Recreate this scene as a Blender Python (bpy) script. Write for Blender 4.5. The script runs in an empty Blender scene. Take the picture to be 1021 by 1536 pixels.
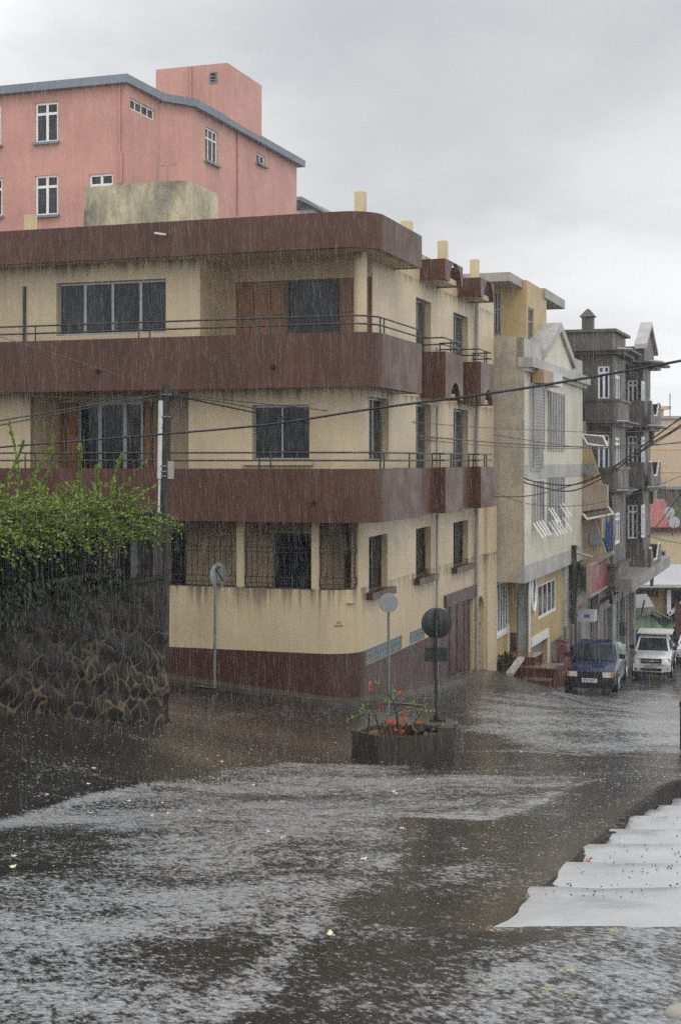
import bpy, bmesh, math, random
import numpy as np
from mathutils import Vector, Matrix
random.seed(7); rnd = random.random
def U(a, b): return a + (b-a)*rnd()
rad = math.radians
sc = bpy.context.scene
COL = sc.collection
# ---------------------------------------------------------------- camera (eye at the world origin, level, 50 mm portrait)
FL, CX, HY = 2133.0, 510.5, 690.0
cam = bpy.data.objects.new('camera', bpy.data.cameras.new('camera')); COL.objects.link(cam)
cam.rotation_euler = (rad(90), 0, 0)
cam.data.sensor_fit = 'VERTICAL'; cam.data.sensor_height = 36; cam.data.lens = 36*FL/1536
cam.data.shift_y = -(768-HY)/1536; cam.data.clip_start = .1; cam.data.clip_end = 2000
sc.camera = cam
def ray(px, py): return Vector(((px-CX)/FL, 1, -(py-HY)/FL))
def P(px, py, Y): return ray(px, py)*Y
TH = rad(18.7); ct, st = math.cos(TH), math.sin(TH)
EX = Vector((ct, -st, 0)); EY = Vector((st, ct, 0)); C0 = Vector((.74, 31.6, 0))
def W(x, y, z=0): return C0 + EX*x + EY*y + Vector((0, 0, z))       # street frame: x out to the road, y down the street
# ---------------------------------------------------------------- objects
WM = {}
def tag(o, label=None, cat=None, group=None, kind=None):
    if label: o['label'] = label
    if cat: o['category'] = cat
    if group: o['group'] = group
    if kind: o['kind'] = kind
    return o
def thing(name, label, cat, loc=(0,0,0), rotz=0, group=None):
    o = bpy.data.objects.new(name, None); COL.objects.link(o)
    o.empty_display_size = .2
    o.location = loc; o.rotation_euler = (0, 0, rotz)
    WM[o.name] = Matrix.Translation(Vector(loc)) @ Matrix.Rotation(rotz, 4, 'Z')
    return tag(o, label, cat, group)
class MB:
    def __init__(s): s.v = []; s.f = []; s.m = []; s.mi = 0
    def add(s, vs, fs):
        n = len(s.v); s.v += [tuple(v) for v in vs]; s.f += [[i+n for i in f] for f in fs]; s.m += [s.mi]*len(fs)
    def quad(s, *p): s.add(p, [list(range(len(p)))])
    def hexa(s, b, t):
        n = len(b); s.add(list(b)+list(t), [list(range(n))[::-1], list(range(n, 2*n))]+[[i, (i+1) % n, n+(i+1) % n, n+i] for i in range(n)])
    def box(s, x0, x1, y0, y1, z0, z1):
        s.hexa([(x0,y0,z0),(x1,y0,z0),(x1,y1,z0),(x0,y1,z0)], [(x0,y0,z1),(x1,y0,z1),(x1,y1,z1),(x0,y1,z1)])
    def wbox(s, x0, x1, y0, y1, z0, z1):                             # box in the street frame
        c = [(x0,y0),(x1,y0),(x1,y1),(x0,y1)]
        s.hexa([W(a,b,z0) for a,b in c], [W(a,b,z1) for a,b in c])
    def prism(s, pts, z0, z1):
        s.hexa([(p[0],p[1],z0) for p in pts], [(p[0],p[1],z1) for p in pts])
    def extr(s, pts, vec): s.hexa(pts, [Vector(p)+Vector(vec) for p in pts])
    def tube(s, pts, r, n=6, cap=True):
        pts = [Vector(p) for p in pts]; k = len(pts); rs = r if isinstance(r, (list, tuple)) else [r]*k
        vs = []; up = None
        for i, p in enumerate(pts):
            d = (pts[min(i+1,k-1)]-pts[max(i-1,0)]).normalized()
            if up is None:
                up = d.orthogonal().normalized()
            else:
                up = (up - d*up.dot(d)); up = up.normalized() if up.length > 1e-6 else d.orthogonal().normalized()
            q = d.cross(up)
            for j in range(n):
                a = 2*math.pi*j/n
                vs.append(p + (up*math.cos(a)+q*math.sin(a))*rs[i])
        fs = [[i*n+j, i*n+(j+1) % n, (i+1)*n+(j+1) % n, (i+1)*n+j] for i in range(k-1) for j in range(n)]
        if cap: fs += [list(range(n))[::-1], [(k-1)*n+j for j in range(n)]]
        s.add(vs, fs)
    def lathe(s, prof, n=20, c=(0,0,0), axis='z', cap=True):
        vs = []
        for r, h in prof:
            for j in range(n):
                a = 2*math.pi*j/n; x, y = r*math.cos(a), r*math.sin(a)
                p = (x, y, h) if axis == 'z' else (h, x, y) if axis == 'x' else (x, h, y)
                vs.append((p[0]+c[0], p[1]+c[1], p[2]+c[2]))
        k = len(prof)
        fs = [[i*n+j, i*n+(j+1) % n, (i+1)*n+(j+1) % n, (i+1)*n+j] for i in range(k-1) for j in range(n)]
        if cap: fs += [list(range(n))[::-1], [(k-1)*n+j for j in range(n)]]
        s.add(vs, fs)
    def fbox(s, F, a0, a1, z0, z1, d0, d1):
        c = [(a0,z0),(a1,z0),(a1,z1),(a0,z1)]
        s.hexa([F.at(a,z,d0) for a,z in c], [F.at(a,z,d1) for a,z in c])
    def ribbon(s, pts, w, z0, z1):                                   # upright band along a plan path, w thick to its left
        pts = [Vector((p[0],p[1],0)) for p in pts]; k = len(pts); inn = []
        for i in range(k):
            ds = []
            if i: ds.append((pts[i]-pts[i-1]).normalized())
            if i < k-1: ds.append((pts[i+1]-pts[i]).normalized())
            ns = [Vector((-d.y, d.x, 0)) for d in ds]
            n = sum(ns, Vector()).normalized(); n = n/max(.4, n.dot(ns[0])); inn.append(pts[i]+n*w)
        vs = []
        for a, b in zip(pts, inn):
            vs += [(a.x,a.y,z0),(a.x,a.y,z1),(b.x,b.y,z1),(b.x,b.y,z0)]
        fs = [[i*4+j, i*4+(j+1) % 4, (i+1)*4+(j+1) % 4, (i+1)*4+j] for i in range(k-1) for j in range(4)]
        fs += [[3,2,1,0], [(k-1)*4+j for j in range(4)]]
        s.add(vs, fs)
    def wall(s, F, a0, a1, z0, z1, holes=(), jamb=.2):
        hs = [(max(a0,min(h[0],h[1])), min(a1,max(h[0],h[1])), max(z0,min(h[2],h[3])), min(z1,max(h[2],h[3]))) for h in holes]
        hs = [h for h in hs if h[1]-h[0] > .01 and h[3]-h[2] > .01]
        A = sorted(set([a0,a1]+[h[0] for h in hs]+[h[1] for h in hs])); Z = sorted(set([z0,z1]+[h[2] for h in hs]+[h[3] for h in hs]))
        for i in range(len(A)-1):
            for j in range(len(Z)-1):
                a, z = (A[i]+A[i+1])/2, (Z[j]+Z[j+1])/2
                if any(h[0] < a < h[1] and h[2] < z < h[3] for h in hs): continue
                s.quad(F.at(A[i],Z[j]), F.at(A[i+1],Z[j]), F.at(A[i+1],Z[j+1]), F.at(A[i],Z[j+1]))
        for h in hs:
            a, b, c, d = h; j = -jamb
            s.quad(F.at(a,c), F.at(a,d), F.at(a,d,j), F.at(a,c,j)); s.quad(F.at(b,c), F.at(b,d), F.at(b,d,j), F.at(b,c,j))
            s.quad(F.at(a,c), F.at(b,c), F.at(b,c,j), F.at(a,c,j)); s.quad(F.at(a,d), F.at(b,d), F.at(b,d,j), F.at(a,d,j))
    def build(s, name, mats, parent=None, local=False, smooth=35, sheet=False):
        me = bpy.data.meshes.new(name)
        vs = s.v
        if parent is not None and not local:
            inv = WM[parent.name].inverted(); vs = [tuple(inv @ Vector(v)) for v in vs]
        me.from_pydata(vs, [], s.f)
        for m in (mats if isinstance(mats, (list, tuple)) else [mats]): me.materials.append(m)
        me.polygons.foreach_set('material_index', s.m)
        if not sheet:
            bm = bmesh.new(); bm.from_mesh(me); bmesh.ops.recalc_face_normals(bm, faces=bm.faces); bm.to_mesh(me); bm.free()
        if smooth:
            me.polygons.foreach_set('use_smooth', [True]*len(me.polygons)); me.set_sharp_from_angle(angle=rad(smooth))
        me.update()
        o = bpy.data.objects.new(name, me); COL.objects.link(o)
        if parent is not None:
            o.parent = parent; WM[o.name] = WM[parent.name]
        else: WM[o.name] = Matrix.Identity(4)
        return o
def text(s, name, size, mat, parent, loc, rot, extrude=.003):
    cu = bpy.data.curves.new(name, 'FONT'); cu.body = s; cu.size = size; cu.extrude = extrude; cu.align_x = 'CENTER'; cu.align_y = 'CENTER'
    cu.materials.append(mat)
    tmp = bpy.data.objects.new('tmp_text', cu); COL.objects.link(tmp)
    me = bpy.data.meshes.new_from_object(tmp.evaluated_get(bpy.context.evaluated_depsgraph_get()))
    bpy.data.objects.remove(tmp); bpy.data.curves.remove(cu)
    if not me.materials: me.materials.append(mat)
    o = bpy.data.objects.new(name, me); COL.objects.link(o)
    if parent is not None: o.parent = parent
    o.location = loc; o.rotation_euler = rot
    return o
class Face:                                                          # an upright plane: O on it, R along it, N out of it
    def __init__(s, O, R, N): s.O = Vector((O[0],O[1],0)); s.R = R; s.N = N
    def at(s, a, z, d=0): p = s.O+s.R*a+s.N*d; return Vector((p.x, p.y, z))
    def hit(s, px, py, d=0):
        r = ray(px, py); o = s.O+s.N*d; p = r*(o.dot(s.N)/Vector((r.x,r.y,0)).dot(s.N)); return (p-s.O).dot(s.R), p.z
    def rect(s, px0, py0, px1, py1, d=0):
        a0, z0 = s.hit(px0, py0, d); a1, z1 = s.hit(px1, py1, d); return a0, a1, z1, z0     # a0,a1,zlow,zhigh
    def poly(s, pts, d=0): return [s.at(*s.hit(x, y, d), d) for x, y in pts]
def front(y): return Face(W(0,y), EX, -EY)
def side(x): return Face(W(x,0), EY, EX)
def arc(cx, cy, r, a0, a1, n=10):
    return [W(cx+r*math.cos(rad(a0+(a1-a0)*i/n)), cy+r*math.sin(rad(a0+(a1-a0)*i/n))) for i in range(n+1)]
# ---------------------------------------------------------------- materials
class NT:
    def __init__(s, m):
        s.t = m.node_tree; s.n = s.t.nodes; s.n.clear()
    def new(s, typ, **kw):
        n = s.n.new(typ)
        for k, v in kw.items():
            if hasattr(n, k): setattr(n, k, v)
        return n
    def set(s, sock, v):
        if hasattr(v, 'is_output'): s.t.links.new(v, sock)
        elif v is not None: sock.default_value = v
    def noise(s, vec, scale, detail=3, rough=.55):
        n = s.new('ShaderNodeTexNoise'); s.set(n.inputs['Vector'], vec); n.inputs['Scale'].default_value = scale
        n.inputs['Detail'].default_value = detail; n.inputs['Roughness'].default_value = rough; return n.outputs['Fac']
    def map(s, vec, sx, sy, sz, loc=(0,0,0), rz=0):
        n = s.new('ShaderNodeMapping'); s.set(n.inputs['Vector'], vec); n.inputs['Scale'].default_value = (sx,sy,sz); n.inputs['Location'].default_value = loc
        n.inputs['Rotation'].default_value = (0,0,rz); return n.outputs[0]
    def rng(s, v, a, b, c=0., d=1., smooth=False):
        n = s.new('ShaderNodeMapRange'); s.set(n.inputs[0], v)
        for i, x in enumerate((a, b, c, d)): s.set(n.inputs[1+i], x)
        if smooth: n.interpolation_type = 'SMOOTHSTEP'
        return n.outputs[0]
    def math(s, op, a, b=0.):
        n = s.new('ShaderNodeMath', operation=op); s.set(n.inputs[0], a); s.set(n.inputs[1], b); return n.outputs[0]
    def mix(s, f, a, b, mode='MIX'):
        n = s.new('ShaderNodeMix', data_type='RGBA', blend_type=mode); s.set(n.inputs[0], f)
        for i, x in ((6, a), (7, b)):
            s.set(n.inputs[i], x if hasattr(x, 'is_output') else (x[0], x[1], x[2], 1))
        return n.outputs[2]
    def bump(s, h, strength, dist, nrm=None):
        n = s.new('ShaderNodeBump'); s.set(n.inputs['Height'], h); s.set(n.inputs['Strength'], strength); s.set(n.inputs['Distance'], dist)
        if nrm is not None: s.set(n.inputs['Normal'], nrm)
        return n.outputs[0]
    def out(s, sh, vol=None):
        o = s.new('ShaderNodeOutputMaterial')
        if sh is not None: s.t.links.new(sh, o.inputs[0])
        if vol is not None: s.t.links.new(vol, o.inputs[1])
    def bsdf(s, col, rough=.5, metal=0., spec=.5, normal=None, coat=0., coat_rough=.08, **kw):
        n = s.new('ShaderNodeBsdfPrincipled')
        s.set(n.inputs['Base Color'], col if hasattr(col, 'is_output') else (col[0], col[1], col[2], 1))
        s.set(n.inputs['Roughness'], rough); s.set(n.inputs['Metallic'], metal); s.set(n.inputs['Specular IOR Level'], spec)
        s.set(n.inputs['Coat Weight'], coat); s.set(n.inputs['Coat Roughness'], coat_rough)
        if normal is not None: s.set(n.inputs['Normal'], normal)
        return n.outputs[0]
def newmat(name):
    m = bpy.data.materials.new(name); m.use_nodes = True; return m, NT(m)
def paint(name, col, rough=.5, var=.18, streak=.25, dirt=(.05,.045,.04), mould=0., mould_col=(.06,.06,.055), bump=.15, coat=0., metal=0., spec=.4, patch=None, drip=None):
    m, t = newmat(name)
    pos = t.new('ShaderNodeNewGeometry').outputs['Position']
    c = col
    big = t.noise(pos, .55, 4)
    c = t.mix(t.rng(big, .3, .7), tuple(x*(1-var) for x in col), tuple(min(1, x*(1+var*.6)) for x in col))
    fine = t.noise(pos, 9., 5, .7)
    c = t.mix(t.rng(fine, .35, .75, 0, var*.6), c, tuple(x*.6 for x in col))
    if streak:
        sv = t.map(pos, 3.2, 3.2, .16)
        s1 = t.noise(sv, 1.6, 5, .65)
        f = t.rng(s1, .5, .8, 0, streak)
        c = t.mix(f, c, dirt)
    if mould:
        mv = t.map(pos, 1, 1, .55)
        a = t.noise(mv, .8, 6, .7); b = t.noise(mv, 5., 4, .7)
        f = t.rng(t.math('ADD', t.math('MULTIPLY', a, .75), t.math('MULTIPLY', b, .3)), .56-.1*mould, .68, 0, min(1, mould*1.1))
        c = t.mix(f, c, mould_col)
    if patch is not None:
        pv = t.noise(t.map(pos, 1, 1, .6, (7,3,1)), .9, 4, .6)
        c = t.mix(t.rng(pv, .5, .62, 0, .8), c, patch)
    if drip:
        sp = t.new('ShaderNodeSeparateXYZ'); t.set(sp.inputs[0], pos)
        dn = t.noise(t.map(pos, 2.6, 2.6, .10), 2.4, 5, .7)
        for zt_, ln in drip:
            f = t.math('MULTIPLY', t.rng(sp.outputs[2], zt_-ln, zt_, 0, 1), t.math('LESS_THAN', sp.outputs[2], zt_+.03))
            f = t.math('MULTIPLY', t.rng(t.math('ADD', dn, t.math('MULTIPLY', f, .18)), .60, .74, 0, .8), f)
            c = t.mix(f, c, (.07,.06,.045))
    nrm = t.bump(t.noise(pos, 45., 3, .6), bump, .01) if bump else None
    r = t.rng(t.noise(pos, 1.3, 3), .3, .7, rough*.75, min(1, rough*1.2))
    t.out(t.bsdf(c, r, metal, spec, nrm, coat)); return m
def plain(name, col, rough=.5, metal=0., coat=0., var=.12, scale=8., spec=.5):
    m, t = newmat(name); pos = t.new('ShaderNodeNewGeometry').outputs['Position']
    n = t.noise(pos, scale, 4)
    c = t.mix(t.rng(n, .3, .7), tuple(x*(1-var) for x in col), tuple(min(1, x*(1+var)) for x in col))
    t.out(t.bsdf(c, rough, metal, spec, None, coat)); return m
M = {}
M['cream'] = paint('cream_render', (.54,.435,.275), .45, .13, .34, (.30,.225,.135), bump=.12, drip=((-3.0,.9),(1.64,.5),(4.75,.45),(5.5,.5)))
M['cream_stub'] = paint('cream_stub_render', (.56,.46,.28), .6, .15, .35, (.12,.11,.09))
M['cream_wet'] = paint('loggia_render', (.44,.345,.21), .5, .10, .12, (.25,.19,.11), bump=.12)  # darker cream for recess walls, their shade put into the colour
M['brown'] = paint('brown_parapet_paint', (.080,.031,.018), .42, .22, .4, (.16,.085,.065), bump=.2, spec=.3)
M['plinth'] = paint('brown_plinth_paint', (.066,.029,.021), .4, .25, .5, (.03,.02,.018), bump=.25)
M['concrete'] = paint('wet_concrete', (.27,.25,.22), .5, .25, .5, (.09,.085,.08), .35, bump=.3)
M['slab'] = paint('slab_concrete', (.34,.32,.28), .55, .2, .5, (.14,.13,.12), bump=.2)
M['pink'] = paint('pink_render', (.50,.252,.203), .5, .16, .4, (.68,.36,.30), bump=.15)
M['pinktrim'] = paint('slate_trim', (.17,.20,.24), .45, .15, .2, bump=.1)
M['tank'] = paint('mouldy_cream_render', (.50,.445,.30), .55, .2, .55, (.12,.12,.11), 1.25, (.09,.09,.085))
M['pale'] = paint('pale_stained_render', (.47,.41,.30), .5, .2, .55, (.20,.185,.16), .75, (.20,.18,.155))
M['pale_side'] = paint('pale_cream_render', (.60,.56,.44), .5, .14, .5, (.32,.30,.26), .3, (.3,.28,.24))
M['palegrey'] = paint('pale_grey_render', (.44,.43,.41), .5, .2, .6, (.17,.17,.16), .75, (.2,.2,.19))
M['yellow'] = paint('yellow_render', (.45,.325,.15), .5, .16, .45, (.42,.26,.08), bump=.12)
M['ochre'] = paint('ochre_render', (.36,.25,.115), .5, .2, .5, (.20,.14,.07), bump=.15)
M['grey'] = paint('dark_grey_render', (.105,.096,.080), .55, .32, .55, (.045,.043,.04), .4, (.04,.038,.035), bump=.3)
M['greylight'] = paint('shop_grey_render', (.24,.23,.215), .5, .2, .5, (.10,.095,.09), .2, bump=.2)
M['weather'] = paint('weathered_panel', (.33,.26,.19), .5, .2, .5, (.14,.12,.1), .3)
M['beige'] = paint('beige_render', (.56,.42,.29), .55, .06, .12, (.45,.34,.24), bump=.05)
M['beige_band'] = paint('apricot_band', (.66,.43,.20), .55, .05, .1, (.5,.35,.2), bump=.05)
M['cream_far'] = paint('far_cream_render', (.62,.52,.33), .55, .08, .15, (.4,.33,.22), bump=.05)
M['white'] = paint('white_paint', (.72,.72,.70), .35, .08, .15, (.4,.39,.37), bump=.05)
M['whiteframe'] = plain('white_window_frame', (.74,.74,.73), .35)
M['alu'] = plain('aluminium_frame', (.27,.27,.265), .35, .4)
M['red'] = paint('red_paint', (.24,.04,.038), .4, .2, .3, (.1,.03,.03))
M['redwall'] = paint('pale_red_paint', (.33,.10,.085), .45, .2, .35, (.15,.06,.05))
M['wood'] = paint('varnished_wood', (.25,.115,.045), .4, .3, .5, (.085,.036,.017), bump=.2)
M['pole'] = paint('weathered_pole_wood', (.036,.029,.024), .6, .35, .7, (.014,.012,.010), bump=.5)
M['rail'] = plain('dark_green_iron', (.012,.017,.015), .35)
M['iron'] = plain('black_iron', (.012,.012,.013), .35)
M['galv'] = plain('galvanised_steel', (.20,.215,.215), .45, .5)
M['signback'] = plain('grey_sign_back', (.27,.285,.28), .42, .3)
M['signblack'] = paint('blackened_sign_back', (.022,.026,.029), .4, .3, .5, (.045,.05,.052), bump=.1)
M['pvc'] = plain('white_conduit', (.55,.55,.52), .4)
M['pvcgrey'] = plain('grey_pipe', (.29,.28,.25), .45)
M['cable'] = plain('black_cable', (.012,.012,.013), .3)
M['rubber'] = plain('tyre_rubber', (.011,.011,.011), .55)
M['rim'] = plain('grey_alloy', (.5,.5,.5), .3, .7)
M['bluecar'] = paint('blue_car_paint', (.0015,.008,.058), .3, .2, .0, bump=0, coat=.35, spec=.35)
M['silvercar'] = paint('silver_grey_paint', (.16,.17,.19), .3, .1, 0, bump=0, coat=.6)
M['whitecar'] = paint('white_car_paint', (.64,.66,.69), .22, .06, .06, (.4,.4,.4), bump=0, coat=1.)
M['blackplastic'] = plain('black_plastic', (.014,.014,.015), .4)
M['lamp'] = plain('headlight_glass', (.66,.65,.60), .08, 0, 1.)
M['amber'] = plain('amber_lens', (.60,.25,.04), .12, 0, 1.)
M['plate'] = plain('number_plate', (.62,.61,.56), .4)
M['plateyellow'] = plain('yellowed_plate', (.50,.46,.32), .4)
M['shutter'] = plain('light_shutter', (.40,.43,.44), .4, .2)
M['shutterblue'] = plain('blue_shutter', (.035,.10,.32), .4)
M['skin'] = plain('brown_skin', (.13,.065,.038), .5)
M['hair'] = plain('black_hair', (.012,.010,.009), .5)
M['darkcloth'] = plain('dark_cloth', (.022,.024,.030), .8)
M['whitecloth'] = plain('white_cloth', (.6,.6,.58), .8)
M['bark'] = plain('wet_bark', (.028,.021,.016), .5)
M['straw'] = plain('dry_straw', (.13,.08,.035), .7)
M['soil'] = plain('wet_soil', (.035,.024,.017), .6, var=.4)
M['roofred'] = paint('red_sheet_roof', (.46,.20,.19), .4, .12, .2, (.38,.15,.14))
M['sheetwhite'] = paint('white_sheet_roof', (.46,.47,.48), .35, .08, .1, (.4,.4,.4))
M['awning'] = paint('green_awning', (.26,.40,.25), .4, .15, .3, (.14,.2,.13))
M['glassblock'] = plain('glass_block', (.09,.135,.15), .15, 0, .4, var=.3)
M['asbestos'] = paint('grey_sheet', (.25,.245,.24), .45, .2, .3)
M['petal'] = plain('pale_petal', (.62,.56,.38), .6)
M['yellowleaf'] = plain('yellow_leaf', (.45,.30,.05), .5)
M['brownleaf'] = plain('brown_leaf', (.14,.06,.03), .5)
M['crimson'] = plain('crimson_wrapper', (.45,.02,.06), .35)
def glass(name, col, rough=.06):
    m, t = newmat(name); pos = t.new('ShaderNodeNewGeometry').outputs['Position']
    n = t.noise(t.map(pos, 1.1, 1.1, .5), 1.7, 3)
    c = t.mix(t.rng(n, .35, .65), tuple(x*.55 for x in col), tuple(x*1.35 for x in col))
    nrm = t.bump(t.noise(t.map(pos, 14, 14, 3), 1., 2), .04, .02)
    t.out(t.bsdf(c, rough, 0, .22, nrm)); return m
M['glass'] = glass('dark_window_glass', (.011,.012,.012))
M['glassgrey'] = glass('greyed_window_glass', (.028,.029,.029), .12)
M['glassblue'] = glass('blue_window_glass', (.020,.032,.10))
M['carglass'] = glass('car_glass', (.020,.026,.028), .05)
def leafmat(name, a, b, trans=.35, rough=.3):
    m, t = newmat(name); g = t.new('ShaderNodeNewGeometry')
    c = t.mix(t.rng(g.outputs['Random Per Island'], 0, 1), a, b)
    bs = t.bsdf(c, rough, 0, .5)
    tr = t.new('ShaderNodeBsdfTranslucent'); t.set(tr.inputs[0], t.mix(.5, c, (.16,.22,.03)))
    mx = t.new('ShaderNodeMixShader'); mx.inputs[0].default_value = trans
    t.t.links.new(bs, mx.inputs[1]); t.t.links.new(tr.outputs[0], mx.inputs[2]); t.out(mx.outputs[0]); return m
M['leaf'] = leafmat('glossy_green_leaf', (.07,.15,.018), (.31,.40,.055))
M['leafdark'] = leafmat('old_green_leaf', (.006,.012,.004), (.015,.026,.008), .1)  # leaf green darkened, shade inside the hedge put into the colour
M['leafred'] = leafmat('reddish_leaf_tip', (.16,.09,.03), (.20,.17,.04))
M['flower'] = leafmat('red_orange_bract', (.75,.07,.03), (.85,.16,.04), .3, .5)
M['flowerpink'] = leafmat('crimson_bract', (.70,.03,.05), (.80,.06,.10), .3, .5)
# stone wall
m, t = newmat('basalt_rubble_masonry'); M['stone'] = m
pos = t.new('ShaderNodeNewGeometry').outputs['Position']
wob = t.new('ShaderNodeMix', data_type='VECTOR'); nz = t.new('ShaderNodeTexNoise'); t.set(nz.inputs['Vector'], pos); nz.inputs['Scale'].default_value = 2.2
va = t.new('ShaderNodeVectorMath', operation='SCALE'); t.set(va.inputs[0], nz.outputs['Color']); va.inputs['Scale'].default_value = .42
vb = t.new('ShaderNodeVectorMath', operation='ADD'); t.set(vb.inputs[0], pos); t.set(vb.inputs[1], va.outputs[0])
vv = t.map(vb.outputs[0], 2.5, 2.5, 2.9)
vo = t.new('ShaderNodeTexVoronoi', feature='DISTANCE_TO_EDGE'); t.set(vo.inputs['Vector'], vv); vo.inputs['Scale'].default_value = 1
vc = t.new('ShaderNodeTexVoronoi', feature='F1'); t.set(vc.inputs['Vector'], vv); vc.inputs['Scale'].default_value = 1
sepz = t.new('ShaderNodeSeparateXYZ'); t.set(sepz.inputs[0], pos)
lowz = t.math('MULTIPLY', t.rng(sepz.outputs[2], -3.7, -2.7, 1, .14), t.rng(t.noise(pos, 1.1, 4, .65), .34, .58, .25, 1))
edge = t.math('MULTIPLY', t.rng(vo.outputs['Distance'], .025, .085, 1, 0, True), lowz)
stc = t.mix(t.rng(t.noise(pos, 7, 5, .7), .3, .7), (.003,.003,.003), (.012,.0115,.0105))
hue = t.new('ShaderNodeSeparateColor'); t.set(hue.inputs[0], vc.outputs['Color'])
stc = t.mix(t.rng(hue.outputs[0], 0, 1, 0, .6), stc, (.022,.017,.012))
mor = t.mix(t.rng(t.noise(pos, 12, 4), .3, .7), (.085,.060,.034), (.20,.145,.08))
cc = t.mix(t.math('MULTIPLY', edge, .9), stc, mor)
hgt = t.math('ADD', t.math('MULTIPLY', t.rng(vo.outputs['Distance'], 0, .16, 0, 1, True), 1.), t.math('MULTIPLY', t.noise(pos, 16, 5, .7), .5))
t.out(t.bsdf(cc, t.rng(t.noise(pos, 5, 3), .3, .7,   .35, .7), 0, .22, t.bump(hgt, .45, .04)))
# falling water: drops and splashes
m, t = newmat('falling_water'); M['rain'] = m
d = t.new('ShaderNodeBsdfDiffuse'); d.inputs[0].default_value = (.85,.88,.92,1)
tl = t.new('ShaderNodeBsdfTranslucent'); tl.inputs[0].default_value = (.85,.88,.92,1)
a1 = t.new('ShaderNodeMixShader'); a1.inputs[0].default_value = .5; t.t.links.new(d.outputs[0], a1.inputs[1]); t.t.links.new(tl.outputs[0], a1.inputs[2])
tp = t.new('ShaderNodeBsdfTransparent'); a2 = t.new('ShaderNodeMixShader'); RAIN_MIX = a2
a2.inputs[0].default_value = .082; t.t.links.new(tp.outputs[0], a2.inputs[1]); t.t.links.new(a1.outputs[0], a2.inputs[2]); t.out(a2.outputs[0])
m, t = newmat('splash_water'); M['splash'] = m
d = t.new('ShaderNodeBsdfDiffuse'); d.inputs[0].default_value = (.75,.78,.82,1)
gl = t.new('ShaderNodeBsdfGlossy'); gl.inputs['Roughness'].default_value = .25
a1 = t.new('ShaderNodeMixShader'); a1.inputs[0].default_value = .4; t.t.links.new(d.outputs[0], a1.inputs[1]); t.t.links.new(gl.outputs[0], a1.inputs[2])
tp = t.new('ShaderNodeBsdfTransparent'); a2 = t.new('ShaderNodeMixShader')
a2.inputs[0].default_value = .40; t.t.links.new(tp.outputs[0], a2.inputs[1]); t.t.links.new(a1.outputs[0], a2.inputs[2]); t.out(a2.outputs[0])
# ---------------------------------------------------------------- generic parts
def window(par, F, rc, d=-.2, frame='whiteframe', pane='glass', cols=(.5,), rows=(), w=.05, name='window', label=None, bar=None, sill=None):
    a0, a1, z0, z1 = rc; b = MB(); bw = bar or w*.8
    for r in ((a0,a0+w,z0,z1),(a1-w,a1,z0,z1),(a0+w,a1-w,z0,z0+w),(a0+w,a1-w,z1-w,z1)): b.fbox(F, *r, d, d+.06)
    for c in cols: x = a0+(a1-a0)*c; b.fbox(F, x-bw/2, x+bw/2, z0+w, z1-w, d, d+.05)
    for r in rows:
        z = z0+(z1-z0)*r; b.fbox(F, a0+w, a1-w, z-bw/2, z+bw/2, d, d+.045)
    o = b.build(name, M[frame], par)
    if label: o['label'] = label
    g = MB(); g.fbox(F, a0+w*.5, a1-w*.5, z0+w*.5, z1-w*.5, d-.02, d+.02); g.build('pane', M[pane], o)
    if sill:
        s = MB(); s.fbox(F, a0-.08, a1+.08, z0-.10, z0, -.02, .16); s.build('sill', M[sill], o)
    return o
def leaf(mb, p, d, up, L, Wd):
    d = d.normalized(); s = d.cross(up)
    s = s.normalized() if s.length > 1e-4 else d.orthogonal().normalized(); n = s.cross(d)
    mb.quad(p, p+d*L*.5+s*Wd*.5+n*L*.06, p+d*L, p+d*L*.5-s*Wd*.5+n*L*.06)
def rv(): return Vector((U(-1,1), U(-1,1), U(-1,1)))
# ================================================================ GROUND
ctl = []
for Y in (3, 9, 15, 20):
    for X in (-1.5, 1.5): ctl.append((X, Y, -1.7-.143*Y))
ctl += [(-9,6,-2.3),(9,6,-2.7),(0,-3,-1.3),(0,26.2,-5.44),(4,26,-5.5)]
for px, py, Y in ((0,1068,21.6),(240,1085,27),(0,1230,15.6),(560,1055,32.8),(250,1016,34.2),(1021,1170,20.7)): ctl.append(tuple(P(px,py,Y)))
for x, y, z in ((-.7,15.2,-6.95),(-.7,9,-6.25),(2,17,-7.85),(1.9,19,-8.08),(1.2,12,-6.85),(3,12,-7.3),(3.5,8,-6.6),(3.5,4,-6.1),(5,9,-6.85),(1.5,7,-6.3),(1.2,3,-5.85),(5,15,-7.5),(3,20,-8.2),(0,30,-9.4),(4,29,-9.35),(9,30,-9.4),(2.1,34.9,-9.93),(3,45,-10.8),(10,46,-10.8),(5,70,-11.3),(-5,90,-11.4),(20,90,-11.4),(9,4,-6.35),(-14,0,-4.4),(-22,-2,-3.8),(-25,40,-8),(30,10,-6.5),(35,60,-10.5),(-30,20,-5)):
    p = W(x,y); ctl.append((p.x, p.y, z))
ctl += [(7.2,24.5,-5.45),(-6.5,20,-3.7),(-5.2,24.5,-4.25)]
ctl = np.array(ctl)
def tps(d2): return np.where(d2 > 1e-9, .5*d2*np.log(np.maximum(d2,1e-9)), 0)
NC = len(ctl); K = tps(((ctl[:,None,:2]-ctl[None,:,:2])**2).sum(-1)) + np.eye(NC)*.04
Pm = np.c_[np.ones(NC), ctl[:,:2]]
sol = np.linalg.solve(np.block([[K, Pm],[Pm.T, np.zeros((3,3))]]), np.r_[ctl[:,2], np.zeros(3)])
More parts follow.
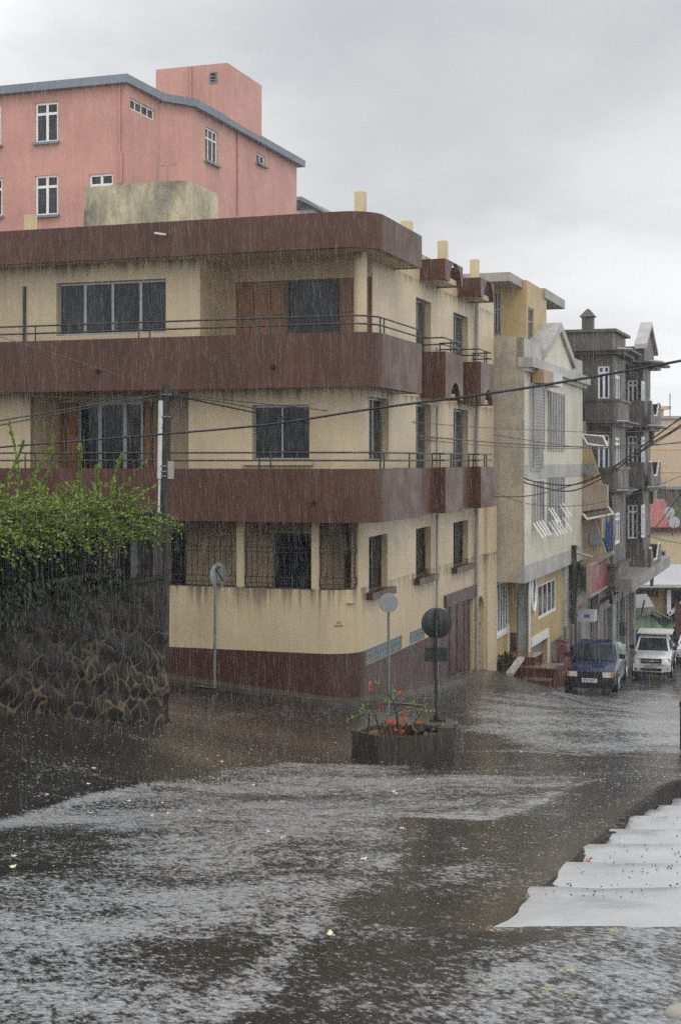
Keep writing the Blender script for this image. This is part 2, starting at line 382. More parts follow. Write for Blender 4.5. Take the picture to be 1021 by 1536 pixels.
def gz(X, Y):
    X = np.asarray(X, float); Y = np.asarray(Y, float); s = X.shape; q = np.c_[X.ravel(), Y.ravel()]
    o = np.empty(len(q))
    for i in range(0, len(q), 20000):
        c = q[i:i+20000]; o[i:i+20000] = tps(((c[:,None]-ctl[None,:,:2])**2).sum(-1)) @ sol[:NC] + sol[NC] + c @ sol[NC+1:]
    return np.clip(o, -12, 1).reshape(s)
def g(x, y): return float(gz(np.array([x]), np.array([y]))[0])
def G(px, py):                                                       # where the sight line meets the ground
    r = ray(px, py); Y = np.linspace(4, 110, 2500); d = gz(r.x*Y, Y) - r.z*Y
    i = int(np.argmax(d > 0)); y = Y[i]; return Vector((r.x*y, y, r.z*y))
edge = [(1.14,9.2),(1.40,10.2),(1.85,11.5),(2.29,13),(2.79,14.45),(3.26,16),(3.73,17.3),(4.14,18.6),(4.68,20),(5.05,20.8),(6.2,22.3),(8.5,23.6),(13,24.4)]
eX = np.array([e[0] for e in edge]); eY = np.array([e[1] for e in edge])
def steps(a, b, h): return list(np.arange(a, b, h))
def grow(a, b, h, k=1.25):
    o = []; x = a
    while x < b: o.append(x); x += h; h *= k
    return o+[b]
xs = [-x for x in grow(9, 58, .3)][::-1] + steps(-8.9, 13, .11) + grow(13, 58, .3)
ys = steps(-3, 4, .5) + steps(4, 36, .11) + steps(36, 60, .3) + grow(60, 128, .6)
xs, ys = np.array(xs), np.array(ys); GX, GY = np.meshgrid(xs, ys); GZ = gz(GX, GY)
rough_n = np.sin(GX*1.7+GY*.6)*np.sin(GY*1.1-GX*.8)*.012
GZ = GZ + rough_n
def inpoly(X, Y, poly):
    r = np.zeros(X.shape, bool); n = len(poly)
    for i in range(n):
        x0, y0 = poly[i]; x1, y1 = poly[(i+1) % n]
        c = ((y0 > Y) != (y1 > Y)); xx = (x1-x0)*(Y-y0)/((y1-y0) if abs(y1-y0) > 1e-9 else 1e-9)+x0
        r ^= c & (X < xx)
    return r
def dist(X, Y, poly):
    D = np.full(X.shape, 1e9); n = len(poly)
    for i in range(n):
        a = np.array(poly[i]); b = np.array(poly[(i+1) % n]); ab = b-a; L = (ab**2).sum()+1e-9
        u = np.clip(((X-a[0])*ab[0]+(Y-a[1])*ab[1])/L, 0, 1)
        D = np.minimum(D, np.hypot(X-a[0]-u*ab[0], Y-a[1]-u*ab[1]))
    return D
def gp(pts): return [tuple(G(x, y))[:2] for x, y in pts]
flow_sheen = np.full(GX.shape, .22)
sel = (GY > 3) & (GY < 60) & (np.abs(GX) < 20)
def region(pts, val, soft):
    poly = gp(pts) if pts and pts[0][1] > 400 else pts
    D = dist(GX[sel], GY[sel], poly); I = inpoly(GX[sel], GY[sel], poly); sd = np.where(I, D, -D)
    k = np.clip(sd/soft+.5, 0, 1); f = flow_sheen[sel]; flow_sheen[sel] = f*(1-k)+val*k
# rain-roughened water with sky sheen painted in (bright), smooth run-off (dark)
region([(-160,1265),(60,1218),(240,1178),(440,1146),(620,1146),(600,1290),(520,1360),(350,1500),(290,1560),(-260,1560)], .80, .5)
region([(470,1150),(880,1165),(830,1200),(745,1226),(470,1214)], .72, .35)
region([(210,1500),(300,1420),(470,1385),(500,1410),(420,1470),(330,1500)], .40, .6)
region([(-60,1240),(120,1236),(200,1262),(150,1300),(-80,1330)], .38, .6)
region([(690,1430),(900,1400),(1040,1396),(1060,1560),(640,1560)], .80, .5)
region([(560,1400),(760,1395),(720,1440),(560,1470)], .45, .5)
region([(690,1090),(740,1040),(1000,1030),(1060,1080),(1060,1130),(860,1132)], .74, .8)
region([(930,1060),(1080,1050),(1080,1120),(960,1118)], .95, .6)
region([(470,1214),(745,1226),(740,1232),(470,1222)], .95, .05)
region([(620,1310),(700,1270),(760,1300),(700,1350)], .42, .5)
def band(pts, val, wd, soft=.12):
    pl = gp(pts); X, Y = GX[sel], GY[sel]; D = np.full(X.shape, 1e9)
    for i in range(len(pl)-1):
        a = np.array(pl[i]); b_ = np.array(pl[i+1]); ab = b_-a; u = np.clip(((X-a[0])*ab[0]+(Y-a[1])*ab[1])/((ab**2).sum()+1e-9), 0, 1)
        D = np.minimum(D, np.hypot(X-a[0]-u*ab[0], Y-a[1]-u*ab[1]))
    k = np.clip((wd-D)/soft+.5, 0, 1); f = flow_sheen[sel]; flow_sheen[sel] = f*(1-k)+np.maximum(f, val)*k
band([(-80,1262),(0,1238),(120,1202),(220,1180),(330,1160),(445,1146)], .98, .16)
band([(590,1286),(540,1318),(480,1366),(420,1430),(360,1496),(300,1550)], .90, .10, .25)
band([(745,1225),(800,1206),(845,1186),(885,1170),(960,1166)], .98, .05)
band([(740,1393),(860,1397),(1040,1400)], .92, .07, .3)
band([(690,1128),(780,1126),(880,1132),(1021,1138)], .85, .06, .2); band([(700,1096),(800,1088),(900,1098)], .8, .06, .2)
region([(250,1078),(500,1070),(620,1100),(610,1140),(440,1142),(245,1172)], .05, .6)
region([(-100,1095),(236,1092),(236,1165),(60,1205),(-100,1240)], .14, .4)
flow_sheen0 = flow_sheen.copy(); flow_sheen[:] = 0
region([(246,1040),(520,1052),(640,1085),(620,1140),(440,1140),(245,1168)], 1., .5)
region([(-160,1075),(245,1088),(240,1168),(60,1200),(-160,1250)], .6, .35)
calm = flow_sheen.copy(); flow_sheen[:] = flow_sheen0
mud = np.zeros(GX.shape); de = np.interp(GY, eY, eX)-GX
mud = np.clip(1-np.abs(de-.2)/.38, 0, 1)*((GY > 9)&(GY < 24))
keep = ~((GX > np.interp(GY, eY, eX)+.06) & (GY > 9.22) & (GY < 24.2))
idx = np.arange(GX.size).reshape(GX.shape)
q = np.stack([idx[:-1,:-1], idx[:-1,1:], idx[1:,1:], idx[1:,:-1]], -1)
kq = keep[:-1,:-1]&keep[:-1,1:]&keep[1:,1:]&keep[1:,:-1]
q = q[kq].reshape(-1,4)
me = bpy.data.meshes.new('road'); me.from_pydata(np.c_[GX.ravel(), GY.ravel(), GZ.ravel()].tolist(), [], q.tolist())
at = me.attributes.new('flow', 'FLOAT', 'POINT'); at.data.foreach_set('value', flow_sheen.ravel().astype(np.float32))
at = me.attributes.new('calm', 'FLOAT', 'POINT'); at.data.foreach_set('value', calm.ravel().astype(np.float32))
at = me.attributes.new('mud', 'FLOAT', 'POINT'); at.data.foreach_set('value', mud.ravel().astype(np.float32))
me.polygons.foreach_set('use_smooth', [True]*len(me.polygons))
road = bpy.data.objects.new('road', me); COL.objects.link(road); tag(road, kind='structure')
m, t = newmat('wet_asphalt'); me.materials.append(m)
pos = t.new('ShaderNodeNewGeometry').outputs['Position']
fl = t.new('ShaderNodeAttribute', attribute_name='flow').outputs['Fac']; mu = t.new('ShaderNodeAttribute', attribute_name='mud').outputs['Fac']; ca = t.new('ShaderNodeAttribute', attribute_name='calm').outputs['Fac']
pv = t.map(pos, 1, 1, 1, (0,0,0), rad(-20))
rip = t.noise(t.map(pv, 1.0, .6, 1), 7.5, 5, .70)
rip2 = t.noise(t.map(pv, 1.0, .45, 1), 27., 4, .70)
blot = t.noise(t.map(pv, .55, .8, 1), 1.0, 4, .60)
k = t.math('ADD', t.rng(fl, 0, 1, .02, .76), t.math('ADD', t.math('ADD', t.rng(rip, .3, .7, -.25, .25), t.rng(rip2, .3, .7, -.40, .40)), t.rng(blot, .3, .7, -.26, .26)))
k = t.rng(k, .30, .84, 0, 1, True)                                   # 1 = beaten by rain, sky sheen painted into its colour, 0 = smooth sheet
spk = t.new('ShaderNodeTexVoronoi', feature='F1'); t.set(spk.inputs['Vector'], pos); spk.inputs['Scale'].default_value = 11.
drop = t.rng(spk.outputs['Distance'], .05, .36, 1, 0, True)
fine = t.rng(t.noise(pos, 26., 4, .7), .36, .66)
c = t.mix(t.rng(t.noise(pos, 60, 3, .7), .35, .7), (.009,.0086,.0082), (.022,.021,.020))
c = t.mix(t.rng(t.noise(t.map(pv, .35, 1.2, 1), .7, 4), .42, .66, 0, .6), c, (.022,.020,.0175))
c = t.mix(t.math('MULTIPLY', mu, .75), c, (.070,.055,.036))
c = t.mix(t.math('MULTIPLY', k, t.rng(fine, 0, 1, .45, 1.)), c, (.40,.41,.425))  # silver sheen of the sky painted as a pale base colour
h1 = t.noise(t.map(pv, 1, .7, 1), 11., 4, .7); h2 = t.noise(pos, 36., 2, .6)
h = t.math('ADD', t.math('ADD', h1, t.math('MULTIPLY', h2, .35)), t.math('MULTIPLY', drop, .3))
n1 = t.bump(h, t.rng(k, 0, 1, .12, .8), .04)
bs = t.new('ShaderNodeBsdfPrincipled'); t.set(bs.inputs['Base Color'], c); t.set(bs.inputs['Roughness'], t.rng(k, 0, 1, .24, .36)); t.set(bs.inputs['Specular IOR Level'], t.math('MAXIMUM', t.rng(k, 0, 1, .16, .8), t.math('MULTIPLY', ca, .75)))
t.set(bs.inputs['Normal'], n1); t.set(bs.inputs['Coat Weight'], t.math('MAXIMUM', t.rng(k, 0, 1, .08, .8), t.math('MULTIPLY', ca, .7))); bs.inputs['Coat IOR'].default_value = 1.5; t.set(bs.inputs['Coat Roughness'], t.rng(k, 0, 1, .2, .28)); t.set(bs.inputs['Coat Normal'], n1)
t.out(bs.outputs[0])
# pavement strip round the corner building, kerb
wallpath = [W(-24,.7), W(-1.5,.7)] + arc(-1.5,1.5,.8,-90,0)[1:] + [W(-.7,y) for y in (3,5,7,9.4)]
pts = []
for i in range(len(wallpath)-1):
    a, b = wallpath[i], wallpath[i+1]; k = max(1, int((b-a).length/.8))
    for j in range(k): pts.append(a+(b-a)*j/k)
pts.append(wallpath[-1])
def strip(pts, w0, w1, dz0, dz1, base, name, mat):
    b = MB(); rows = []
    for i, p in enumerate(pts):
        d = (pts[min(i+1,len(pts)-1)]-pts[max(i-1,0)]).normalized(); n = Vector((d.y,-d.x,0))
        q0 = p+n*w0; q1 = p+n*w1; zz = max(g(q0.x,q0.y), g(q1.x,q1.y))
        rows.append([(q0.x,q0.y,zz+dz0),(q1.x,q1.y,zz+dz1),(q1.x,q1.y,zz-base),(q0.x,q0.y,zz-base)])
    vs = [v for r_ in rows for v in r_]
    fs = [[i*4+j, i*4+(j+1) % 4, (i+1)*4+(j+1) % 4, (i+1)*4+j] for i in range(len(rows)-1) for j in range(4)]
    b.add(vs, fs+[[0,1,2,3],[len(vs)-4+j for j in range(4)][::-1]]); o = b.build(name, mat); tag(o, kind='structure'); return o
m, t = newmat('wet_paving'); M['paving'] = m
pos = t.new('ShaderNodeNewGeometry').outputs['Position']
c = t.mix(t.rng(t.noise(pos, 5, 5, .7), .3, .7), (.045,.038,.030), (.10,.085,.068))
t.out(t.bsdf(c, .25, 0, .55, t.bump(t.noise(pos, 22, 3), .5, .02)))
strip(pts, -.02, .55, .10, .09, .5, 'pavement', M['paving'])
# faded yellow line on the road along the kerb
m, t = newmat('worn_yellow_line'); pos = t.new('ShaderNodeNewGeometry').outputs['Position']
c = t.mix(t.rng(t.noise(pos, 3, 5, .7), .42, .6), (.06,.05,.038), (.30,.21,.07))
t.out(t.bsdf(c, .3)); YL = m
a, b_ = G(296,1031), G(640,1060)
lp = [a+(b_-a)*i/10 for i in range(11)]
b = MB(); rows = []
for i, p in enumerate(lp):
    n = Vector((.06,.19,0)).normalized()*.09
    for q_ in (p-n, p+n): rows.append((q_.x,q_.y,g(q_.x,q_.y)+.03))
b.add(rows, [[2*i,2*i+1,2*i+3,2*i+2] for i in range(10)]); tag(b.build('road_marking', YL, sheet=True), kind='structure')
# sloping brick apron in front of garage and steps
m, t = newmat('wet_brick_apron'); pos = t.new('ShaderNodeNewGeometry').outputs['Position']
br = t.new('ShaderNodeTexBrick'); t.set(br.inputs['Vector'], t.map(pos, 1, 1, 1, (0,0,0), rad(18.7)))
br.inputs['Color1'].default_value = (.050,.045,.039,1); br.inputs['Color2'].default_value = (.075,.066,.056,1); br.inputs['Mortar'].default_value = (.02,.018,.016,1)
br.inputs['Scale'].default_value = 1.15
t.out(t.bsdf(br.outputs['Color'], .3, 0, .5, t.bump(br.outputs['Fac'], -.6, .03)))
b = MB(); N_ = 12
grid = []
for i in range(N_+1):
    for j in range(7):
        y = 8.8+7.4*i/N_; x = -.72+j*.42; p = W(x,y); e = .10*(1-j/6)**1.2*min(1, i/3, (N_-i)/2)
        grid.append((p.x,p.y,g(p.x,p.y)+.022+e-(.08 if j == 6 or i in (0,N_) else 0)))
b.add(grid, [[i*7+j,(i+1)*7+j,(i+1)*7+j+1,i*7+j+1] for i in range(N_) for j in range(6)])
tag(b.build('driveway', m, sheet=True), kind='structure')
# ---- white wet steps on the right, kerb wall of the road above them
m, t = newmat('wet_pale_concrete'); pos = t.new('ShaderNodeNewGeometry').outputs['Position']
c = t.mix(t.rng(t.noise(pos, 1.4, 6, .7), .3, .7), (.29,.292,.295), (.44,.443,.445))
c = t.mix(t.rng(t.noise(pos, 38, 4, .7), .62, .74, 0, .6), c, (.12,.105,.085))
t.out(t.bsdf(c, t.rng(t.noise(pos, 1.1, 4), .35, .65, .12, .4), 0, .6, t.bump(t.noise(pos, 11, 4, .65), .3, .02), .4, .1))
STEPM = m
ends = [9.2,10.2,11.57,13.0,14.45,16.0,17.3,18.6,20.0,21.4,22.8]
zs = [-3.0,-3.04,-3.27,-3.5,-3.74,-4.0,-4.25,-4.5,-4.75,-5.0]
zs = [-(1328-690)/FL*10.2] + [ -v for v in (3.27,3.5,3.74,4.0,4.25,4.5,4.75,5.0,5.25)]
b = MB()
from mathutils import noise as mnoise
def nz1(x, y): return mnoise.noise(Vector((x, y, 3.3)))
for i in range(10):
    y0, y1 = ends[i]-(0 if i == 0 else .15), ends[i+1]; z = zs[i]; z0_ = (g(1.2,9.2)+.012) if i == 0 else z+.03
    n1_, n2_ = 60, 10; rows = []
    for a in range(n1_+1):
        u = (a/n1_)**1.5
        for c_ in range(n2_+1):
            v = c_/n2_; yy = y0+(y1-y0)*v
            xe = float(np.interp(max(yy,9.2), eY, eX))-(.05 if i < 5 else .0)+.045*nz1(yy*4.5,i*3.)+.02*nz1(yy*14,i)
            if i == 0: xe -= .10*max(0,1-v*6)**2
            x = xe+(9-xe)*u
            yb = yy+(.03*nz1(x*1.6,i*7.+v)+.012*nz1(x*6,i*5.) if c_ in (0,n2_) else 0)-(.05 if (i == 0 and c_ == 0) else 0)
            zz = z0_+(z-z0_)*v+.010*nz1(x*1.3,yy*1.7)+.005*nz1(x*5,yy*5)
            e_ = min(u*9, 1); dr = (1-e_)*.0
            if a == 0: zz -= .035
            if c_ == n2_: zz -= .010
            rows.append((x,yb,zz-dr))
    b.add(rows, [[a*(n2_+1)+c_,(a+1)*(n2_+1)+c_,(a+1)*(n2_+1)+c_+1,a*(n2_+1)+c_+1] for a in range(n1_) for c_ in range(n2_)])
    k0 = [rows[c_] for c_ in range(n2_+1)]; b.add(k0+[(p[0]+.01,p[1],p[2]-.5) for p in k0], [[c_,c_+1,n2_+2+c_,n2_+1+c_] for c_ in range(n2_)])
    for c_ in (0, n2_):
        k0 = [rows[a*(n2_+1)+c_] for a in range(n1_+1)]; b.add(k0+[(p[0],p[1],p[2]-.5) for p in k0], [[a,a+1,n1_+2+a,n1_+1+a] for a in range(n1_)])
tag(b.build('steps', STEPM, smooth=50), kind='structure')
m, t = newmat('dark_mossy_kerb'); pos = t.new('ShaderNodeNewGeometry').outputs['Position']
c = t.mix(t.rng(t.noise(t.map(pos,4,4,1.2), 3, 5, .7), .3, .7), (.010,.008,.006), (.034,.024,.017))
t.out(t.bsdf(c, .6, 0, .2, t.bump(t.noise(pos, 20, 4), .6, .03))); KM = m
kp = []
for i in range(len(edge)-1):
    for j in range(6):
        u = j/6; kp.append(Vector((edge[i][0]+(edge[i+1][0]-edge[i][0])*u, edge[i][1]+(edge[i+1][1]-edge[i][1])*u, 0)))
b = MB(); rows = []
for i, p in enumerate(kp):
    d = (kp[min(i+1,len(kp)-1)]-kp[max(i-1,0)]).normalized(); n = Vector((d.y,-d.x,0))
    pin = p-n*.07; zz = g(pin.x, pin.y)+.010
    wv = .02*math.sin(i*1.3)
    rows += [(pin.x,pin.y,zz),(p.x,p.y,zz-.004+wv*.3),(p.x+n.x*.02,p.y+n.y*.02,zz-1.3),(pin.x,pin.y,zz-1.3)]
b.add(rows, [[i*4+j,i*4+(j+1)%4,(i+1)*4+(j+1)%4,(i+1)*4+j] for i in range(len(kp)-1) for j in range(4)])
tag(b.build('kerb', KM), kind='structure')
# ================================================================ CORNER BUILDING
B = thing('apartment_building', 'cream three storey corner building with brown wrap-around balconies and brown plinth', 'building', W(-6,6,-5.6), -TH)
FW, SW, FR = front(.7), side(-.7), front(2.1)
ZG, Z1b, Z1t, Z2b, Z2t, ZRb, ZRt = -3.0, -1.41, -.2, 1.644, 2.874, 4.76, 5.57
fx = lambda F, px, d=0: F.hit(px, 690, d)[0]
XL = -24
winpx = [(553,581),(623.5,646),(679.5,701.5)]
T = [(fx(SW,a), fx(SW,b)) for a, b in winpx]
gb1 = SW.rect(546,974,603,996.5); gb1 = (gb1[0]+.05, SW.hit(602.6,960)[0], -4.82, -4.46)
gb2 = (SW.hit(614,950)[0], SW.hit(637,950)[0], -4.80, -4.48)
gar = (SW.hit(667,900)[0], SW.hit(709,900)[0], -7.6, -4.18)
ard = (SW.hit(714.5,900)[0], SW.hit(725.5,900)[0], -7.6, -4.25)
holes_low = [gb1, gb2, gar, ard]
gw = [(a, b, z0, -1.81) for (a, b), z0 in zip(T, (-3.13,-3.12,-3.12))]
f1 = [(T[0][0], T[0][1]+.1, -.02, 1.5)] + [(a, b, -1.3, 1.5) for a, b in T[1:]]
f2 = [(a, b, 1.75, 4.3) for a, b in T[1:]]
b = MB()
b.wall(SW, 1.5, 15.3, -7.6, 1.65, holes_low+gw+f1, .24)
b.wall(SW, 2.14, 15.3, 1.65, 5.5, f2, .24)
lw1 = FW.rect(378,608,464,690); l1a, l1b = fx(FW,46), fx(FW,283)
b.wall(FW, XL, -1.5, -1.45, 1.65, [lw1, (l1a,l1b,-1.42,1.64)], .2)
lw2 = FW.rect(85,425,249,499); l2 = fx(FW,300)
b.wall(FW, XL, l2, 1.65, 4.8, [lw2], .2)
cor = arc(-1.5,1.5,.8,-90,0)
b.ribbon([W(-1.5,.7)]+cor[1:], .2, -1.45, 1.64)
b.ribbon([W(XL,.7), W(-1.5,.7)]+cor[1:], .25, -4.5, ZG)              # low wall of the veranda
# loggia returns, recess walls
for z0, z1, xs_ in ((-1.45,1.64,(l1a,l1b)),(1.65,4.8,(l2,))):
    for x in xs_: b.quad(W(x,.7,z0), W(x,2.1,z0), W(x,2.1,z1), W(x,.7,z1))
b.quad(W(-.7,15.3,-7.6), W(-24,15.3,-7.6), W(-24,15.3,5.5), W(-.7,15.3,5.5))
b.build('wall', M['cream'], B, sheet=True)
b = MB()
d2 = [FR.rect(353,416,557,500)]; d2 = [(d2[0][0], fx(FR,557.5), 1.66, 4.36)]
b.wall(FR, l2, fx(FR,558.5), 1.65, 4.8, d2, .1)
d1 = [(fx(FR,54), fx(FR,241), -1.40, 1.46)]
b.wall(FR, l1a, l1b, -1.45, 1.64, d1, .1)
gd = [FR.rect(255,800,279,884), FR.rect(412,800,468,884)]; gd = [(a,c,-3.4,FR.hit(412,800)[1]) for a,c,_,_ in gd]
b.wall(FR, XL, -1.2, -4.2, -1.4, gd, .1)
b.wall(Face(W(-1.2,0), EY, EX), 1.5, 2.1, -4.2, -1.4)
b.quad(W(XL,.9,-3.3), W(-.8,.9,-3.3), W(-.8,2.1,-3.3), W(XL,2.1,-3.3))
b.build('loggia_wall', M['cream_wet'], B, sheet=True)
# plinth
b = MB(); b.ribbon([W(XL,.67), W(-1.5,.67)]+arc(-1.5,1.5,.83,-90,0)[1:]+[W(-.67,gb1[0]-.02)], .03, -7.2, -4.46)
PS = Face(W(-.67,0), EY, EX)
b.fbox(SW, gb1[0]-.02, gb1[1], -7.2, -4.82, 0, .03); b.fbox(SW, gb1[1], gar[0]-.02, -7.2, -4.81, 0, .03)
b.build('plinth', M['plinth'], B)
# slabs and parapets
OUT = [W(XL,0), W(-.8,0)] + arc(-.8,.8,.8,-90,0)[1:] + [W(0,4.0)]
def slab(z0, z1, name, mat):
    b = MB(); b.prism([W(XL,.02), W(-.8,.02)]+arc(-.8,.8,.78,-90,0)[1:]+[W(-.02,4.0), W(-.72,4.0), W(-.72,2.0), W(XL,2.0)], z0, z1)
    return b.build(name, mat, B)
slab(Z1b, Z1b+.18, 'floor_slab', M['cream']); slab(Z2b, Z2b+.18, 'floor_slab', M['cream'])
b = MB(); b.prism([W(XL,.02), W(-.8,.02)]+arc(-.8,.8,.78,-90,0)[1:]+[W(-.02,3.99), W(-.72,3.99), W(-.72,15.3), W(XL,15.3)], ZRb+.01, ZRb+.2)
b.build('roof', M['cream_stub'], B)
def rail_on(path, z, par, h=(.19,.37), seg=1.5):
    b = MB(); L = 0
    for hh in h: b.tube([(p.x,p.y,z+hh) for p in path], .022, 5)
    cum = [0]
    for i in range(1,len(path)): cum.append(cum[-1]+(path[i]-path[i-1]).length)
    def at_(s):
        for i in range(1,len(path)):
            if s <= cum[i]: return path[i-1]+(path[i]-path[i-1])*((s-cum[i-1])/max(1e-6,cum[i]-cum[i-1]))
        return path[-1]
    n = max(1, round(cum[-1]/seg)); s0 = cum[-1]/n
    for i in range(n+1):
        for o_ in ((-.14,.14) if 0 < i < n else ((.03,) if i == 0 else (-.03,))):
            p = at_(min(max(i*s0+o_,0),cum[-1])); b.tube([(p.x,p.y,z-.02),(p.x,p.y,z+h[1])], .02, 5)
    return b.build('railing', M['rail'], par)
CEN = [W(XL,.08), W(-.8,.08)] + arc(-.8,.8,.72,-90,0)[1:] + [W(-.08,3.95)]
for z0, z1, rl in ((Z1b,Z1t,True),(Z2b,Z2t,True),(ZRb,ZRt,False)):
    b = MB(); b.ribbon(OUT+[W(-.7,4.0)], .15, z0, z1); o = b.build('parapet', M['brown'], B)
    if rl:
        s_ = 3.9
        rail_on([W(-24+i*(23.2/8),.08) for i in range(9)]+CEN[2:], z1, o, seg=3.2)
# side bays
def archpanel(b, x, y0, y1, z0, z1, cy, r, th=.12):
    pts = [W(x,y0,z0), W(x,cy-r,z0)] + [W(x, cy-r*math.cos(math.pi*i/10), z0+r*math.sin(math.pi*i/10)*.9) for i in range(1,10)] + [W(x,cy+r,z0), W(x,y1,z0), W(x,y1,z1), W(x,y0,z1)]
    b.extr(pts, -EX*th)
for bi, (y0, y1) in enumerate(((6.32,8.24),(10.42,12.2))):
    for z0, z1, arch in ((Z1b,Z1t,False),(Z2b,Z2t,True),(4.78,5.33,True)):
        b = MB(); cy = (y0+y1)/2+.15
        b.wbox(-.7, -.0, y0, y0+.12, z0, z1); b.wbox(-.7, -.0, y1-.12, y1, z0, z1)
        if arch: archpanel(b, .003, y0+.003, y1-.003, z0, z1, cy, .62 if z0 > 3 else .5)
        else: b.wbox(-.12, .003, y0+.003, y1-.003, z0, z1)
        o = b.build('parapet', M['brown'], B)
        s_ = MB(); zz = z0+.02 if not arch else z0+(.0 if False else .02)
        s_.wbox(-.7, -.13, y0+.125, y1-.125, zz, zz+.14); s_.build('slab', M['cream'], o)
        if z0 < 3: rail_on([W(-.66,y0+.06), W(-.06,y0+.06), W(-.06,y1-.06), W(-.66,y1-.06)], z1, o, seg=1.4)
for y0, y1 in ((4.01,6.31),(8.25,10.41)):                            # the lowest balcony runs on between the bays
    b = MB(); b.wbox(-.40, -.28, y0, y1, Z1b, Z1t); o = b.build('parapet', M['brown'], B)
    b = MB(); b.wbox(-.7, -.41, y0, y1, Z1b+.02, Z1b+.16); b.build('slab', M['cream'], o)
    rail_on([W(-.34,y0+.02), W(-.34,y1-.02)], Z1t, o, seg=2.4)
# windows
o = window(B, FW, lw2, -.18, 'alu', 'glassgrey', (.245,.5,.755), (), .06, bar=.07)
o = window(B, FW, lw1, -.18, 'alu', 'glass', (.5,), (), .05)
window(B, SW, (*f1[0][:2], f1[0][2], f1[0][3]), -.22, 'alu', 'glass', (.5,), (), .05)
for a in gw:
    o = window(B, SW, a, -.22, 'iron', 'glass', (.5,), (), .05)
    s_ = MB(); s_.fbox(SW, a[0]-.22, a[1]+.22, a[2]-.16, a[2]+.01, -.1, .17); s_.build('sill', M['plinth'], o)
s_ = MB(); s_.fbox(FW, lw1[0]-.2, lw1[1]+.1, lw1[2]-.12, lw1[2]-.03, -.02, .1); s_.build('sill', M['cream'], B)
for a in f1[1:]+f2: window(B, SW, a, -.22, 'alu', 'glassgrey', (.5,), (), .06, 'door')
def wooddoor(par, F, a0, a1, z0, z1, n, d=-.08):
    b = MB(); w = (a1-a0)/n
    for i in range(n):
        x0 = a0+i*w; b.fbox(F, x0+.01, x0+w-.01, z0, z1, d-.04, d)
        for k, (u0, u1) in enumerate(((.06,.34),(.38,.66),(.70,.95))):
            b.fbox(F, x0+w*.2, x0+w*.8, z0+(z1-z0)*u0, z0+(z1-z0)*u1, d+.003, d+.03)
    return b.build('door', M['wood'], par)
za, zb = 1.66, 4.36
wooddoor(B, FR, d2[0][0], fx(FR,430), za, zb, 3); wooddoor(B, FR, fx(FR,506), d2[0][1], za, zb, 2)
window(B, FR, (fx(FR,430), fx(FR,506), za, zb), -.09, 'iron', 'glassgrey', (), (), .05, 'sliding_door')
za, zb = -1.40, 1.46
wooddoor(B, FR, d1[0][0], fx(FR,118), za, zb, 3); wooddoor(B, FR, fx(FR,214), d1[0][1], za, zb, 2)
window(B, FR, (fx(FR,118), fx(FR,214), za, zb), -.09, 'alu', 'glass', (.33,.72), (), .06, 'sliding_door', bar=.1)
for a in gd: window(B, FR, (a[0],a[1],-3.4,a[3]), -.08, 'iron', 'glass', (.5,), (.35,), .05, 'door')
# columns
b = MB()
for p0, p1 in ((355,366),(467,478)):
    a0, a1 = fx(FW,p0), fx(FW,p1); c_ = MB(); c_.fbox(FW, a0, a1, ZG-.02, Z1b+.02, -.2, .006); c_.build('column', M['cream'], B)
for a0 in (fx(FW,251)-.16, fx(FW,140), fx(FW,30), fx(FW,-90)):
    c_ = MB(); c_.fbox(FW, a0, a0+.17, ZG-.02, Z1b+.02, -.2, .006); c_.build('column', M['cream'], B)
c_ = MB(); c_.lathe([(.155,Z2b+.1),(.155,ZRb+.05)], 16, W(-.64,1.0)); c_.build('column', M['cream'], B)
# curved end of the ground floor wall between grille and first window
b = MB(); b.ribbon(arc(-1.5,1.5,.8,-22,0,4), .2, ZG-.02, -1.42); b.build('wall', M['cream'], B)
# grilles
def grille(path, z0, z1, step=.135):
    b = MB(); cum = [0]
    for i in range(1,len(path)): cum.append(cum[-1]+(path[i]-path[i-1]).length)
    def at_(s):
        for i in range(1,len(path)):
            if s <= cum[i]+1e-6:
                d = (path[i]-path[i-1]); return path[i-1]+d*((s-cum[i-1])/max(1e-6,cum[i]-cum[i-1])), Vector((d.y,-d.x,0)).normalized()
    L = cum[-1]; n = int(L/step)
    for i in range(n+1):
        p, nn = at_(L*i/n); H = z1-z0; k = .0105 if 0 < i < n else .02
        pts_ = [(0,0),(.03,0),(.07,.05),(.16,.05),(.19,0),(.50,0),(.53,.04),(.60,.04),(.63,0),(1,0)]
        b.tube([(p.x+nn.x*e, p.y+nn.y*e, z0+H*u) for u, e in pts_], k, 4)
    for u, e in ((.005,0),(.07,.05),(.16,.05),(.53,.04),(.60,.04),(.86,0),(.91,0),(.995,0)):
        b.tube([(at_(L*i/14)[0].x+at_(L*i/14)[1].x*e, at_(L*i/14)[0].y+at_(L*i/14)[1].y*e, z0+(z1-z0)*u) for i in range(15)], .012 if 0 < e or .1 < u < .95 else .02, 4)
    return b.build('window_grille', M['iron'], B)
yy = .78
for p0, p1 in ((-60,30),(41,140),(151,240),(253,354),(368,466)):
    grille([W(fx(FW,p0),yy), W(fx(FW,p1),yy)], ZG+.02, Z1b)
grille([W(fx(FW,479.5),yy), W(-1.5,yy)]+arc(-1.5,1.5,.72,-90,-24,6)[1:], ZG+.02, Z1b)
# glass blocks
for r_ in (gb1, gb2):
    b = MB(); n = round((r_[1]-r_[0])/.2); w = (r_[1]-r_[0])/n
    for i in range(n):
        for j in range(2):
            h_ = (r_[3]-r_[2])/2; b.fbox(SW, r_[0]+i*w+.012, r_[0]+(i+1)*w-.012, r_[2]+j*h_+.012, r_[2]+(j+1)*h_-.012, -.1, -.03)
    o = b.build('glass_block_window', M['glassblock'], B); b = MB(); b.fbox(SW, *r_, -.12, -.06); b.build('grout', M['slab'], o)
